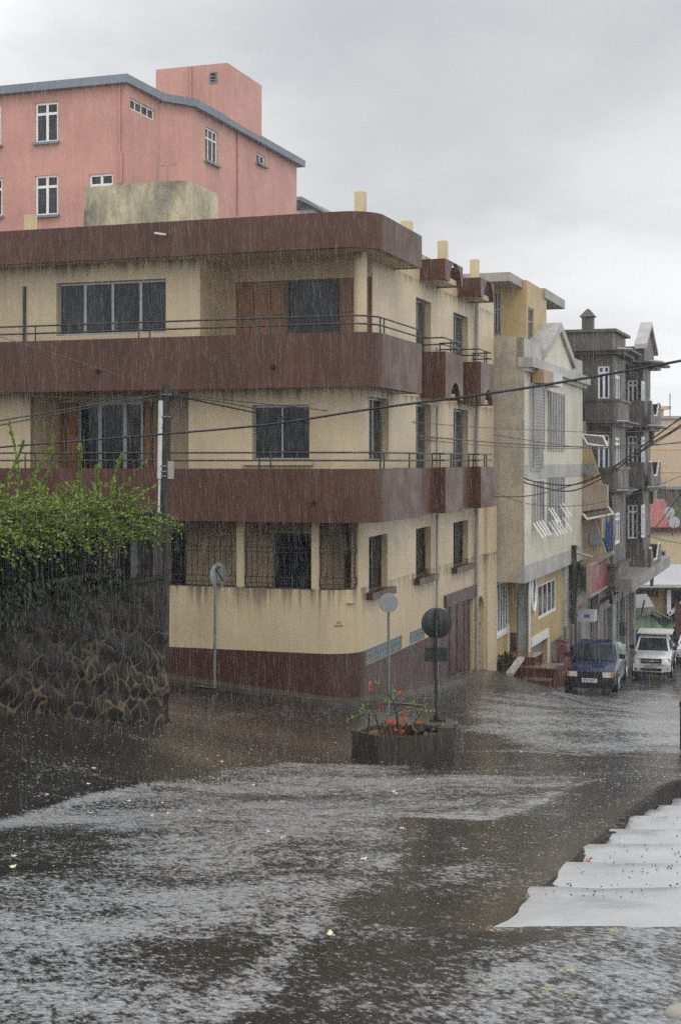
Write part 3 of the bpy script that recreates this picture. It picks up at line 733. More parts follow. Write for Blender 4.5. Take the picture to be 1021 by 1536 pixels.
# garage, arched door
b = MB(); b.fbox(SW, gar[0]+.03, gar[1]-.03, -7.5, gar[3], -.14, -.08)
for i in range(1,4): a = gar[0]+(gar[1]-gar[0])*i/4; b.fbox(SW, a-.03, a+.03, -7.4, gar[3]-.02, -.079, -.06)
b.build('garage_door', M['plinth'], B)
b = MB(); b.fbox(SW, gar[0]-.12, gar[1]+.1, gar[3], gar[3]+.34, .001, .09); b.build('lintel', M['plinth'], B)
b = MB(); cy_ = (ard[0]+ard[1])/2; r_ = (ard[1]-ard[0])/2; zc = ard[3]-r_
b.extr([W(-.7+.004,ard[0],ard[3]+.01), W(-.7+.004,ard[0],zc)]+[W(-.696,cy_-r_*math.cos(math.pi*i/12),zc+r_*math.sin(math.pi*i/12)) for i in range(13)]+[W(-.696,ard[1],ard[3]+.01)], -EX*.2)
b.build('wall', M['cream'], B)
b = MB(); b.fbox(SW, ard[0], ard[1], -7.5, ard[3]-.01, -.22, -.16); o = b.build('arched_door', M['wood'], B)
b = MB()
for i in range(1,5): z = -7+i*.6; b.fbox(SW, ard[0]+.05, ard[1]-.05, z, z+.05, -.158, -.12)
b.build('ironwork', M['iron'], o)
b = MB(); b.fbox(SW, ard[1]+.06, 15.32, -7.4, -1.5, .001, .10); b.build('pilaster', M['cream'], B)
# down pipes, spouts, stubs, small fittings
for px, z0, z1, r_, mm in ((650.5,-7,Z1b+2.9,.035,'pvcgrey'),(650.5,3,3.1,.035,'pvcgrey'),(710.5,-7,5.2,.06,'pvcgrey')):
    a = fx(SW,px); p = SW.at(a,0,.09); b = MB(); b.tube([(p.x,p.y,z0),(p.x,p.y,z1)], r_, 8)
    for z in np.arange(max(z0,-6.4), z1, 1.6): b.tube([(p.x,p.y,z),(p.x,p.y,z+.06)], r_+.012, 8)
    b.build('downpipe', M[mm], B)
F0 = front(0)
for px, py in ((148,556),(411,550),(471,753)):
    a, z = F0.hit(px,py); b = MB(); p = F0.at(a,z); b.tube([p+EY*.05, p-EY*.16-Vector((0,0,.02))], .045, 8); b.build('spout', M['iron'], B)
a, z = F0.hit(236,351); p = F0.at(a,z); b = MB(); b.tube([p, p-EY*.12, p-EY*.12+EX*.28-Vector((0,0,.05))], .03, 6); b.build('spout', M['pvc'], B)
for px, py, Y, w_, h_ in ((538,287,34.5,.24,.7),(608,331,37.5,.26,.5),(662,361,38.6,.24,.75),(710,389,42.9,.24,.75),(43,322,37,.24,.5)):
    p = P(px,py,Y); b = MB(); F_ = Face((p.x,p.y), EX, -EY); b.fbox(F_, -w_/2, w_/2, 5.0, p.z, -w_, 0); b.build('column_stub', M['cream_stub'], B)
a = fx(FW,38); b = MB(); b.fbox(FW, a-.03, a+.03, 1.7, FW.hit(38,430)[1], .0, .06); b.build('downpipe', M['rail'], B)
# graffiti on the rounded corner
pg = W(-1.5,1.5)+Vector((math.cos(rad(-90-18.7+30)), math.sin(rad(-90-18.7+30)),0))*.806
GR = plain('red_spray_paint', (.36,.03,.02), .6)
gm = B
ga = math.atan2(-(pg-W(-1.5,1.5)).x, (pg-W(-1.5,1.5)).y)
def wtext(s, size, mat, par, p, face_ang, name='lettering', ext=.003):
    loc = WM[par.name].inverted() @ Vector(p)
    rz = face_ang - WM[par.name].to_euler().z
    return text(s, name, size, mat, par, loc, (rad(90),0,rz), ext)
ang = math.atan2((pg-W(-1.5,1.5)).y, (pg-W(-1.5,1.5)).x)+math.pi/2
wtext('ZX', .075, GR, B, (pg.x,pg.y,-3.74), ang, 'graffiti'); wtext('XAVIII', .075, GR, B, (pg.x,pg.y,-3.82), ang, 'graffiti')
# roof tank room with ladder
Yt = 42.; pc = P(280,270,Yt); b = MB(); FT = Face((pc.x,pc.y), EX, -EY); FS_ = Face((pc.x,pc.y), EY, EX)
aL = FT.hit(126,280)[0]; aS = FS_.hit(327,292)[0]
FTz = pc.z
b.hexa([FT.at(aL,4.9),FT.at(0,4.9),FS_.at(aS,4.9),FT.at(aL,4.9,-aS)], [FT.at(aL,FTz),FT.at(0,FTz),FS_.at(aS,FTz),FT.at(aL,FTz,-aS)])
TK = b.build('tank_room', M['tank'], B)
b = MB(); a0, a1 = FT.hit(239,300)[0], FT.hit(255,300)[0]; zt = FT.hit(240,250)[1]
for a in (a0,a1): b.tube([FT.at(a,5.0,.12), FT.at(a,zt,.12), FT.at(a+(.05),zt+.1,-.3)], .02, 5)
for i in range(8): z = 5.2+i*.42; b.tube([FT.at(a0,z,.12), FT.at(a1,z,.12)], .014, 5)
b.build('ladder', M['galv'], TK)
# ================================================================ PINK BUILDING
PB = thing('pink_building', 'tall salmon pink building with slate eaves and rooftop block behind the cream building', 'building', P(190,690,64)+Vector((0,0,-5)), -TH)
p0 = P(190,690,58); zt = (690-117)/FL*58
FA = Face(p0, EX, -EY); FB = Face(p0, EY, EX)
tB = FB.hit(240,690)[0]; p1 = FB.at(tB,0); dC = Vector((math.sin(rad(54)), math.cos(rad(54)), 0))
FC = Face(p1, dC, Vector((dC.y,-dC.x,0))); tC = FC.hit(288,690)[0]; p2 = FC.at(tC,0)
FD = Face(p2, EY, EX); tD = FD.hit(445,690)[0]
zb = -4
wA = [FA.rect(53,155,87.5,212), FA.rect(53,264,87.5,322), FA.rect(134,262,170,318), FA.rect(-31,160,2,218), FA.rect(-31,270,4,324)]
wB = FB.rect(195.5,146,232.5,178); wB = (wB[0],wB[1],FB.hit(195.5,163)[1],FB.hit(195.5,146)[1])
wD = FD.rect(308,190,327,246); wD = (wD[0],wD[1],FD.hit(308,240)[1],FD.hit(308,189)[1])
wE = FD.rect(384.5,228,398,247); wE = (wE[0],wE[1],FD.hit(384.5,243)[1],FD.hit(384.5,228)[1])
b = MB(); b.wall(FA, -16, 0, zb, zt, wA, .15); b.wall(FB, 0, tB, zb, zt, [wB], .15); b.wall(FC, 0, tC, zb, zt); b.wall(FD, 0, tD, zb, zt, [wD,wE], .15)
pe = FD.at(tD,0); pb = pe-EX*22
b.quad((pe.x,pe.y,zb),(pb.x,pb.y,zb),(pb.x,pb.y,zt),(pe.x,pe.y,zt))
b.build('wall', M['pink'], PB, sheet=True)
pl = FA.at(-16,0)
b = MB(); b.prism([pl,p0,p1,p2,pe,pb], zt-.1, zt+.02); b.build('roof', M['slab'], PB)
b = MB(); off = lambda p, v: Vector(p)+v
b.ribbon([pl-EY*.35, p0-EY*.35+EX*.2, p1+EX*.28-EY*.18, p2+EX*.3-EY*.1, pe+EX*.35+EY*.35, pe+EY*.35-EX*.6], .45, zt-.26, zt+.08); b.build('eaves', M['pinktrim'], PB)
for i, w_ in enumerate(wA): window(PB, FA, w_, -.13, 'whiteframe', 'glassgrey', (.5,), (.72,), .09, bar=.11, sill='pinktrim')
window(PB, FB, wB, -.13, 'whiteframe', 'glassgrey', (.25,.5,.75), (), .07); window(PB, FD, wD, -.13, 'whiteframe', 'glassgrey', (.33,.67), (.7,), .08, sill='pinktrim'); window(PB, FD, wE, -.13, 'whiteframe', 'glassgrey', (.5,), (), .08, sill='pinktrim')
pq = P(341,94,64.7); FQ = Face(pq, EX, -EY); FQs = Face(pq, EY, EX); aq = FQ.hit(234,104)[0]; sq = FQs.hit(392.5,127)[0]
b = MB(); b.hexa([FQ.at(aq,zt),FQ.at(0,zt),FQs.at(sq,zt),FQ.at(aq,zt,-sq)], [FQ.at(aq,pq.z),FQ.at(0,pq.z),FQs.at(sq,pq.z),FQ.at(aq,pq.z,-sq)])
o = b.build('rooftop_block', M['pink'], PB); wq = FQ.rect(315,109,326,124); window(o and PB, FQ, wq, .0, 'pinktrim', 'glassgrey', (), (.3,.6), .05, 'vent')
b = MB()
for F_, px, y0, y1 in ((FA,180.5,120,275),(FA,183,228,276),(FD,355.5,190,322),(FQ,287,100,150)):
    a, z0 = F_.hit(px,y1); z1 = F_.hit(px,y0)[1]; q_ = F_.at(a,0,.06); b = MB(); b.tube([(q_.x,q_.y,z0),(q_.x,q_.y,z1)], .05, 6); b.build('downpipe', M['pink'], PB)
# small roof behind it
q0 = P(446,300,84); RH = thing('roof_house', 'low grey sheet-roofed house just showing beyond the pink building', 'house', (q0.x, q0.y, -6), -TH)
b = MB(); fq = Face(q0, EX, -EY)
b.extr([fq.at(-4,3), fq.at(1.1,3), fq.at(1.1,fq.hit(446,316)[1]), fq.at(-4,fq.hit(446,316)[1])], EY*6); b.build('wall', M['palegrey'], RH)
b = MB(); z0 = fq.hit(446,297)[1]; b.extr([fq.at(-4,z0,.4), fq.at(.4,z0,.4), fq.at(1.5,z0-.7,.4), fq.at(1.5,z0-.85,.4), fq.at(.3,z0-.2,.4), fq.at(-4,z0-.2,.4)], EY*7); b.build('roof', M['pinktrim'], RH)
# ================================================================ PALE BUILDING next door
PBd = thing('townhouse', 'stained cream townhouse with overhanging upper floors, small gable and yellow rooftop storey', 'building', W(-3,20,-7.2), -TH)
XS = .25; PF, PS = front(15.6), side(XS)
y0_, y1_ = 15.6, PS.hit(873,690)[0]
zb, zc, zt = -4.0, 3.03, 4.0
zmid = -.48
f = lambda px, py: PS.hit(px,py)
slots1 = PS.rect(821,590,845,666); slots1 = (slots1[0], slots1[1], .55, 2.45)
sl2a = (f(797,750)[0], f(814,750)[0], -2.1, -.72); sl2b = (f(820,740)[0], f(845,740)[0], -2.3, -.62)
slit = (f(810.5,640)[0], f(814.5,640)[0], .6, 2.45)
wbr = PF.rect(716,612,739,655); wsm = PF.rect(728,764,741,798)
b = MB(); b.wall(PS, y0_, y1_, zb+.55, zc, [slots1, sl2a, sl2b, slit], .35)
b.build('street_wall', M['pale_side'], PBd, sheet=True)
b = MB(); b.wall(PF, -9, XS, zb, zt, [wbr, wsm], .18)
b.quad(W(XS,y1_,zb),W(-9,y1_,zb),W(-9,y1_,zt),W(XS,y1_,zt)); b.quad(W(XS,y0_,zb),W(XS,y1_,zb),W(-9,y1_,zb),W(-9,y0_,zb))
b.build('wall', M['pale'], PBd, sheet=True)
b = MB(); b.fbox(PS, y0_-.003, y1_+.01, zb-.02, zb+.55, -.2, .012); b.fbox(PS, y0_+.15, y1_, zmid-.15, zmid+.32, -.1, .02); b.build('floor_band', M['palegrey'], PBd)
b = MB(); b.fbox(PS, y0_-.05, y1_+.3, zc, zc+.32, -.2, .28); b.fbox(PS, y0_-.02, y1_+.2, zc-.14, zc, -.1, .14); b.build('cornice', M['palegrey'], PBd)
b = MB(); b.fbox(PS, y0_, f(815,520)[0], zc+.32, zt, -.25, -.03); b.build('roof_parapet', M['palegrey'], PBd); b = MB(); b.fbox(PS, f(856,540)[0], y1_, zc+.32, zt, -.25, -.03); b.build('roof_parapet', M['palegrey'], PBd); b = MB()
b.fbox(PF, -9, XS-.26, zt-.06, zt+.02, -.25, -.005); b.build('roof_parapet', M['palegrey'], PBd)
ga, gb_ = f(815,520)[0], f(857,540)[0]; gm_ = (ga+gb_)/2; zp = 4.95
b = MB(); b.extr([PS.at(ga,zc+.32,.0), PS.at(gb_,zc+.32,.0), PS.at(gb_,zt-.1,.0), PS.at(gm_,zp-.2,.0), PS.at(ga,zt-.1,.0)], -EX*.3); GBL = b.build('gable', M['pale_side'], PBd)
b = MB()
for (a, z), (c, z2) in (((ga-.2,zt-.25),(gm_,zp)),((gm_,zp),(gb_+.2,zt-.25))):
    b.extr([PS.at(a,z-.2,.12), PS.at(c,z2-.2,.12), PS.at(c,z2+.1,.12), PS.at(a,z+.1,.12)], -EX*1.0)
b.build('coping', M['palegrey'], GBL)
# louvre column, box over it
la0, la1 = f(793.5,640)[0], f(809,640)[0]
b = MB(); b.fbox(PS, la0, la1, -.35, 2.55, .0, .10)
n = 26
for i in range(n):
    z = -.3+i*(2.8/n); b.extr([PS.at(la0+.03,z,.11), PS.at(la1-.03,z,.11), PS.at(la1-.03,z+.10,.16), PS.at(la0+.03,z+.10,.16)], Vector((0,0,.02)))
b.build('louvre', M['palegrey'], PBd)
b = MB(); b.fbox(PS, f(795,570)[0], f(808,570)[0], 2.56, 3.0, .05, .45); b.build('shutter_box', M['ochre'], PBd)
b = MB(); b.fbox(PS, f(808,570)[0]+.01, f(822,570)[0], 2.56, 3.0, .05, .5); b.build('shutter_box', M['sheetwhite'], PBd)
def slots(r, n, mat='palegrey'):
    b = MB(); w = (r[1]-r[0])/n
    for i in range(n+1): a = r[0]+i*w; b.fbox(PS, max(r[0],a-.07), min(r[1],a+.07), r[2]-.25, r[3], -.3, .05)
    o = b.build('fin', M[mat], PBd)
    g_ = MB(); g_.fbox(PS, r[0], r[1], r[2], r[3], -.34, -.28); g_.build('window_pane', M['glassgrey'], PBd)
slots(slots1, 6); slots(sl2a, 4); slots(sl2b, 6); slots(slit, 1)
def flap(px, py, w=.17, h=.60):
    a, z = f(px, py); b = MB()
    b.extr([PS.at(a,z,.02), PS.at(a+w,z,.02), PS.at(a+w,z-h*.85,.36), PS.at(a,z-h*.85,.36)], Vector((.01,.0,.035))); b.build('open_pane', M['white'], PBd)
for px, py in ((797,785),(801.5,783),(806,782),(810,781),(820.5,763),(824.5,762),(837,757),(842,756),(820.5,783),(825,781),(829,780),(833.5,779),(842,777)): flap(px, py)
window(PBd, PF, wbr, -.12, 'wood', 'glass', (.33,.67), (.5,), .07); window(PBd, PF, wsm, -.12, 'alu', 'glassgrey', (.5,), (.33,.66), .05)
# yellow rooftop storey
YF, YS = front(19.0), side(-1.3)
b = MB(); wy1 = YF.rect(728,440,734,503); wy2 = YF.rect(740,438,751,503)
a_l = fx(YF,640)
wy = YS.rect(791,455,800,503); wy = (wy[0],wy[1],4.1,5.6)
yc = YF.hit(789,690)[0]; YS = Face(YF.at(yc,0), EY, EX); wy = YS.rect(791.5,455,800,503); wy = (wy[0], wy[1], 4.2, YS.hit(796,462)[1]); ye = YS.hit(819,690)[0]
b.wall(YF, a_l, yc, 3.9, 6.3, [wy1,wy2], .15); b.wall(YS, 0, ye, 3.9, 6.3, [wy], .15); b.build('roof_storey', M['yellow'], PBd, sheet=True)
window(PBd, YF, wy1, -.1, 'alu', 'glassgrey', (), (.6,), .06); window(PBd, YF, wy2, -.1, 'alu', 'glassgrey', (.5,), (.6,), .06); window(PBd, YS, wy, -.1, 'alu', 'glassgrey', (.5,), (.6,), .06)
def on(x): return side(x)
b = MB(); e1 = on(-.5).hit(808,690)[0]; e2 = on(-.3).hit(846,690)[0]
b.wbox(-9, -.5, 16.9, e1, 6.02, 6.32); b.wbox(-9, -.28, e1, e2, 6.015, 6.36); b.build('roof', M['slab'], PBd)
b = MB(); b.quad(W(-9,15.6,3.3),W(XS,15.6,3.3),W(XS,y1_,3.3),W(-9,y1_,3.3)); b.build('terrace', M['slab'], PBd, sheet=True)
# ground floor
GS = side(0.0); gx = lambda px: GS.hit(px,690)[0]
ys = gx(792)
GS0 = side(-.72); ow = GS.rect(807,870,834.5,930); ow = (gx(807), gx(834.5), GS.hit(807,930)[1], GS.hit(807,878)[1])
lo = (gx(797), gx(820), -8.2, GS.hit(797,970)[1]); lo2 = (gx(826), gx(846), -8.6, GS.hit(835,958)[1])
b = MB(); b.wall(GS, ys, gx(847), -8.6, zb, [ow, lo, lo2], .2)
b.wall(GS0, 15.45, 17.7, -7.6, zb-.0, [(15.6,17.6,-5.75,-4.05)], .1)
EF = front(17.75); b.wall(EF, -.72, .0, -7.6, zb, [(EF.hit(775,900)[0], -.02, -6.7, -4.3)], .1)
b.build('ground_floor_wall', M['yellow'], PBd, sheet=True)
o = window(PBd, GS, ow, -.1, 'whiteframe', 'glassgrey', (.3,.55,.78), (), .08, bar=.06)
window(PBd, GS0, (15.6,17.6,-5.75,-4.05), -.05, 'whiteframe', 'glassgrey', (.2,.4,.6,.8), (), .07)
b = MB(); b.fbox(GS, gx(797)-.15, gx(820)+.15, lo[3], lo[3]+.3, .001, .05); b.fbox(GS, gx(820), gx(820)+.2, -8.3, lo[3], .001, .05); b.fbox(GS, ys-.02, ys+.14, -7.7, zb, .001, .04); b.fbox(GS0, 17.55, 17.72, -7.4, -5.6, .001, .04); b.fbox(GS0, 15.42, 17.5, -5.88, -5.75, .001, .05); b.build('trim', M['white'], PBd)
b = MB(); b.fbox(GS, lo[0], lo[1], -8.2, lo[3], -.25, -.18); b.fbox(GS, lo2[0], lo2[1], -8.6, lo2[3], -.25, -.18); b.build('shutter', M['greylight'], PBd)
b = MB(); b.fbox(EF, EF.hit(775,900)[0]+.03, -.05, -6.75, -4.3, -.08, -.03); b.build('door', M['shutter'], PBd)
b = MB(); b.fbox(EF, -.70, -.45, -7.2, -5.9, .003, .03); b.build('door_panel', M['plinth'], PBd)
# oval window
oa, oz = GS.hit(797.5,890); b = MB(); g_ = MB(); ra, rz_ = .42, .62
ring = [(oa+.1+ra*math.cos(2*math.pi*i/20), oz+rz_*math.sin(2*math.pi*i/20)) for i in range(20)]
b.tube([GS.at(a,z,.03) for a,z in ring+ring[:2]], .06, 5); o = b.build('oval_window', M['whiteframe'], PBd)
g_.extr([GS.at(a,z,.012) for a,z in ring], -EX*.008); g_.build('pane', M['glassgrey'], o)
b = MB(); aa, az = GS.hit(838,955); b.tube([GS.at(aa,az-.3,.03),GS.at(aa,az-.3,.5)], .05, 6); b.tube([GS.at(aa,az-.3,.5),GS.at(aa,az+.5,.5)], .07, 6); b.tube([GS.at(aa-.9,az-.25,.4),GS.at(aa-.9,az+.5,.4)], .07, 6); b.tube([GS.at(aa-.9,az-.25,.4),GS.at(aa+.3,az-.3,.45)], .03, 5); b.build('bracket', M['galv'], PBd)
b = MB(); q_ = GS.at(gx(844),0,.08); b.tube([(q_.x,q_.y,-8.5),(q_.x,q_.y,zb)], .05, 6); b.build('downpipe', M['pvcgrey'], PBd)
# entrance steps
ES = thing('entrance_steps', 'dark red tiled entrance steps with landing in front of the yellow ground floor', 'steps', W(.6,16.6,-7.6), -TH)
TILE = paint('wet_red_tile', (.080,.026,.020), .3, .2, .4, (.035,.014,.012), bump=.2); TOP = paint('wet_tile_top', (.16,.105,.06), .22, .2, 0, bump=.15)
def st(x0, x1, y0, y1, z0, z1, nm='landing'):
    b = MB(); b.wbox(x0, x1, y0, y1, z0, z1); o = b.build(nm, TILE, ES); c = MB(); c.wbox(x0+.01, x1+.03, y0-.03, y1, z1+.002, z1+.04); c.build('tread', TOP, o)
st(-.70, .45, 16.4, 17.7, -8.2, -6.55); st(-.1, .8, 15.9, 16.38, -8.2, -6.82, 'step'); st(.47, 1.02, 16.4, 17.6, -8.4, -6.90); st(.2, 1.1, 15.4, 15.88, -8.2, -7.14, 'step'); st(.2, 1.25, 14.8, 15.38, -8.2, -7.36, 'step')
b = MB(); b.extr([W(1.06,15.9,-8.4), W(1.06,17.8,-8.4), W(1.06,17.7,-6.9), W(1.06,16.5,-6.9)], EX*.14); b.build('side_wall', TILE, ES)
FB_ = thing('planter_bed', 'low brown plant bed with pale sloping coping beside the entrance steps', 'planter', W(-.3,15.4,-7), -TH)
b = MB(); b.hexa([W(-.65,15.3,-8),W(-.1,14.9,-8),W(.05,16.1,-8),W(-.65,16.3,-8)], [W(-.65,15.3,-6.95),W(-.1,14.9,-6.95),W(.05,16.1,-6.6),W(-.65,16.3,-6.6)]); b.build('bed_wall', TILE, FB_)
b = MB(); b.hexa([W(-.2,14.85,-6.94),W(.02,14.85,-6.94),W(.14,16.15,-6.59),W(-.08,16.15,-6.59)],[W(-.2,14.85,-6.84),W(.02,14.85,-6.84),W(.14,16.15,-6.49),W(-.08,16.15,-6.49)]); b.build('coping', M['palegrey'], FB_)
b = MB()
for i in range(150): leaf(b, W(U(-.62,-.25),U(15.3,16.2),U(-6.8,-6.45)), rv()+Vector((0,0,.8)), Vector((0,0,1)), .16, .07)
b.build('foliage', M['leafdark'], FB_, sheet=True, smooth=0)
# ================================================================ NARROW HOUSE with awnings
NH = thing('shop_house', 'weathered narrow house with triangular side screens, white edged awnings and a red shop front', 'building', W(-2,29,-9), -TH)
NF = front(27.7)
b = MB(); b.wbox(-6, .1, 27.7, 31.5, -4.4, 1.6); b.wbox(.1, .9, 28.2, 31.5, -3.2, -1.0); b.build('wall', M['weather'], NH)
NF2 = front(27.9)
def plate(F, pts, d, th, name, mat, par=NH):
    b = MB(); b.extr(F.poly(pts, d), -F.N*th); return b.build(name, M[mat], par)
plate(front(27.5), [(866,668),(884,668),(903,728),(866,728)], 0, .15, 'side_screen', 'ochre')
plate(front(27.4), [(866,780),(892,780),(914,846),(866,846)], 0, .15, 'side_screen', 'weather')
plate(front(27.3), [(868,727),(910,727),(910,762),(868,768)], 0, .4, 'balcony_parapet', 'weather')
for cx_, cy_, y_ in ((883,704,27.3),(893,808,27.2)):
    F_ = front(y_); a, z = F_.hit(cx_,cy_); b = MB(); b.lathe([(.27,-.02),(.27,.02)], 18, (0,0,0), 'y')
    b.v = [tuple(F_.at(a+v[0], z+v[2], v[1])) for v in b.v]; b.build('round_vent', M['galv'], NH)
def awn(pts_top, pts_bot, ya, yb, name='awning'):
    T0, T1 = [front(ya).poly([p])[0] for p in pts_top]; B0, B1 = [front(yb).poly([p])[0] for p in pts_bot]
    b = MB(); b.extr([T0,T1,B1,B0], Vector((0,0,.05))); o = b.build(name, M['grey'], NH)
    b = MB(); 
    for s_, e_ in ((T0,T1),(T1,B1),(B1,B0),(B0,T0)): b.tube([s_+Vector((0,0,.03)), e_+Vector((0,0,.03))], .045, 5)
    b.build('awning_edge', M['white'], o)
awn([(872,653),(904,656)], [(880,667),(911,672)], 28.5, 27.6)
awn([(868,765),(909,758)], [(880,780),(919,772)], 28, 26.6)
b = MB(); F_ = front(27.2); b.extr(F_.poly([(868,846),(884,852),(918,832),(918,826),(884,840)]), EY*.5); b.build('ledge', M['weather'], NH)
# red sign board, street side
SGN = thing('sign_board', 'faded red fascia board with pale frame on the shop house', 'sign', W(.9,30,-4), -TH)
RS = side(.95); ra = RS.hit(884,870)[0]; rb = RS.hit(918,870)[0]
z0, z1 = RS.hit(884,893)[1], RS.hit(884,850)[1]
b = MB(); b.fbox(RS, ra, rb, z0, z1, -.12, 0); b.build('board', M['red'], SGN)
b = MB()
for r_ in ((ra-.08,rb+.08,z0-.1,z0),(ra-.08,rb+.08,z1,z1+.06),(ra-.08,ra,z0,z1),(rb,rb+.08,z0,z1)): b.fbox(RS, *r_, -.13, .03)
b.build('sign_frame', M['weather'], SGN)
b = MB(); b.wbox(-6, .15, 27.7, 34, -10.5, -4.4); b.wbox(.15,.9,29.0,34,-5.2,-4.41); b.build('lower_wall', M['greylight'], NH)
LS = side(.15); lx = lambda px: LS.hit(px,900)[0]
for p0_, p1_, za_, zb_, mm, nm in ((873.5,879,-10,-7.0,'redwall','shopfront'),(873,877.5,-7.0,-4.45,'palegrey','pilaster')):
    pass
# red shop front is closer, at the end of the townhouse
b = MB(); RF = side(.12); rx = lambda px: RF.hit(px,900)[0]
b.fbox(RF, rx(847), rx(851.5), -9.8, -6.9, -.3, .02); b.fbox(RF, rx(852.2), rx(872), -9.8, -5.9, -.3, .0); b.build('shopfront', M['redwall'], NH)
b = MB(); b.fbox(RF, rx(847), rx(851.5), -6.89, -4.05, -.3, .02); b.fbox(RF, rx(852.2), rx(878), -5.85, -5.2, -.25, .05); b.build('pilaster', M['palegrey'], NH)
b = MB(); b.fbox(RF, rx(859), rx(869), -9.6, -6.1, .003, .03); b.build('door', M['blackplastic'], NH)
LB = thing('lightbox', 'small white lightbox sign sticking out over the red shop front', 'sign', W(.9,25.5,-5.5), -TH)
pl_ = P(880,924,55.5); F_ = Face((pl_.x,pl_.y), EX, -EY); b = MB(); b.fbox(F_, -.38, .28, pl_.z-.22, pl_.z+.2, -.7, 0); b.build('box', M['sheetwhite'], LB)
b = MB(); b.fbox(F_, -.12, .10, pl_.z-.06, pl_.z+.06, .001, .008); b.build('emblem', M['shutterblue'], LB)
b = MB(); b.fbox(F_, -.9, -.38, pl_.z-.05, pl_.z+.05, -.4, -.3); b.build('bracket', M['iron'], LB)
# ================================================================ DARK GREY BUILDING
GB = thing('art_deco_building', 'dark grey old building with stepped balconies, jutting cornices and white framed blue windows', 'building', W(-2,36,-9.6), -TH)
def zpx(py, Y): return -(py-HY)/FL*Y
yA, xA = 29.6, 1.17
AF, AS = front(yA), side(xA)
yB, yB2, xB = 38.0, 41.0, 1.42
BF, BS = front(yB), side(xB)
ztop = AF.hit(900,497)[1]; xR = .58
ax = lambda px: AF.hit(px,690)[0]
# windows rows: pixel heights on the first bay
rowsA = [(549,599),(652,704),(748,808)]; rowsB = [(570,609),(654,705),(757,808)]
wA_ = [(ax(896), ax(913.5), AF.hit(900,y1)[1], AF.hit(900,y0)[1]) for y0,y1 in rowsA]
sA = [(AS.hit(922,690)[0], AS.hit(929.5,690)[0], AS.hit(925,y1+4)[1], AS.hit(925,y0+4)[1]) for y0,y1 in ((552,597),(652,700),(765,812))]
bx_ = lambda px: BF.hit(px,690)[0]
wB_ = [(bx_(940.5), bx_(956), BF.hit(948,y1)[1], BF.hit(948,y0)[1]) for y0,y1 in rowsB]
sB = [(BS.hit(962.5,690)[0], BS.hit(966.5,690)[0], BS.hit(964,y1)[1], BS.hit(964,y0)[1]) for y0,y1 in ((572,610),(655,704),(757,806))]
zl = -5.1
b = MB()
b.wall(AF, -10, xA, zl, ztop, wA_, .14); b.wall(AS, yA, 33.6, zl, ztop, sA, .14)
b.quad(W(xA,33.6,zl),W(xR,33.6,zl),W(xR,33.6,ztop),W(xA,33.6,ztop)); b.quad(W(xR,33.6,zl),W(xR,yB,zl),W(xR,yB,ztop),W(xR,33.6,ztop))
b.wall(BF, xR, xB, zl, ztop, wB_, .14); b.wall(BS, yB, yB2, zl, ztop, sB, .14)
b.quad(W(xB,yB2,zl),W(-10,yB2,zl),W(-10,yB2,ztop),W(xB,yB2,ztop)); b.quad(W(-10,yA,ztop-.4),W(xR,yA,ztop-.4),W(xR,yB2,ztop-.4),W(-10,yB2,ztop-.4))
b.build('wall', M['grey'], GB, sheet=True)
for r_ in wA_+[]: window(GB, AF, r_, -.1, 'whiteframe', 'glassblue', (.5,), (.79,), .075, bar=.1)
for r_ in wB_: window(GB, BF, r_, -.1, 'whiteframe', 'glassblue', (.5,), (.79,), .075, bar=.1)
for r_ in sA: window(GB, AS, r_, -.08, 'whiteframe', 'glassblue', (.5,), (.79,), .12, bar=.14)
for r_ in sB: window(GB, BS, r_, -.06, 'whiteframe', 'glassgrey', (.5,), (.79,), .14, bar=.16)
# cornices: under the roof parapet and under each floor
zc1 = AF.hit(900,524)[1]; zc2 = AF.hit(900,632)[1]; zc3 = AF.hit(900,735)[1]
def cornice(z, out, th=.22):
    b = MB()
    b.prism([W(-10,yA-out*.55), W(xA+out*.3,yA-out*.55), W(xA+out,yA+out*.3), W(xA+out,33.2), W(xR+out*.9,33.8), W(xR+out*.9,yB-.9), W(xB+out*.5,yB-.9), W(xB+out*1.15,yB-.1), W(xB+out*1.15,yB2+.8), W(-.2,yB2+.8), W(-.2,yA+.3), W(-10,yA+.3)], z-th*.35, z)
    b.prism([W(-10,yA-out*.3), W(xA+out*.15,yA-out*.3), W(xA+out*.6,yA+out*.2), W(xA+out*.6,33.1), W(xR+out*.5,33.7), W(xR+out*.5,yB-.5), W(xB+out*.6,yB-.5), W(xB+out*.6,yB2+.5), W(-.2,yB2+.5), W(-.2,yA+.35), W(-10,yA+.35)], z-th, z-th*.36)
    o = b.build('cornice', M['grey'], GB)
    b = MB(); b.tube([W(xA+out*.3,yA-out*.55,z+.01), W(xA+out,yA+out*.3,z+.01)], .035, 4); b.tube([W(xB+out*.5,yB-.9,z+.01), W(xB+out*1.15,yB-.1,z+.01), W(xB+out*1.15,yB2+.8,z+.01)], .04, 4); b.build('cornice_edge', M['palegrey'], o)
for z, o_ in ((zc1,.75),(zc2,.65),(zc3,.6)): cornice(z, o_)
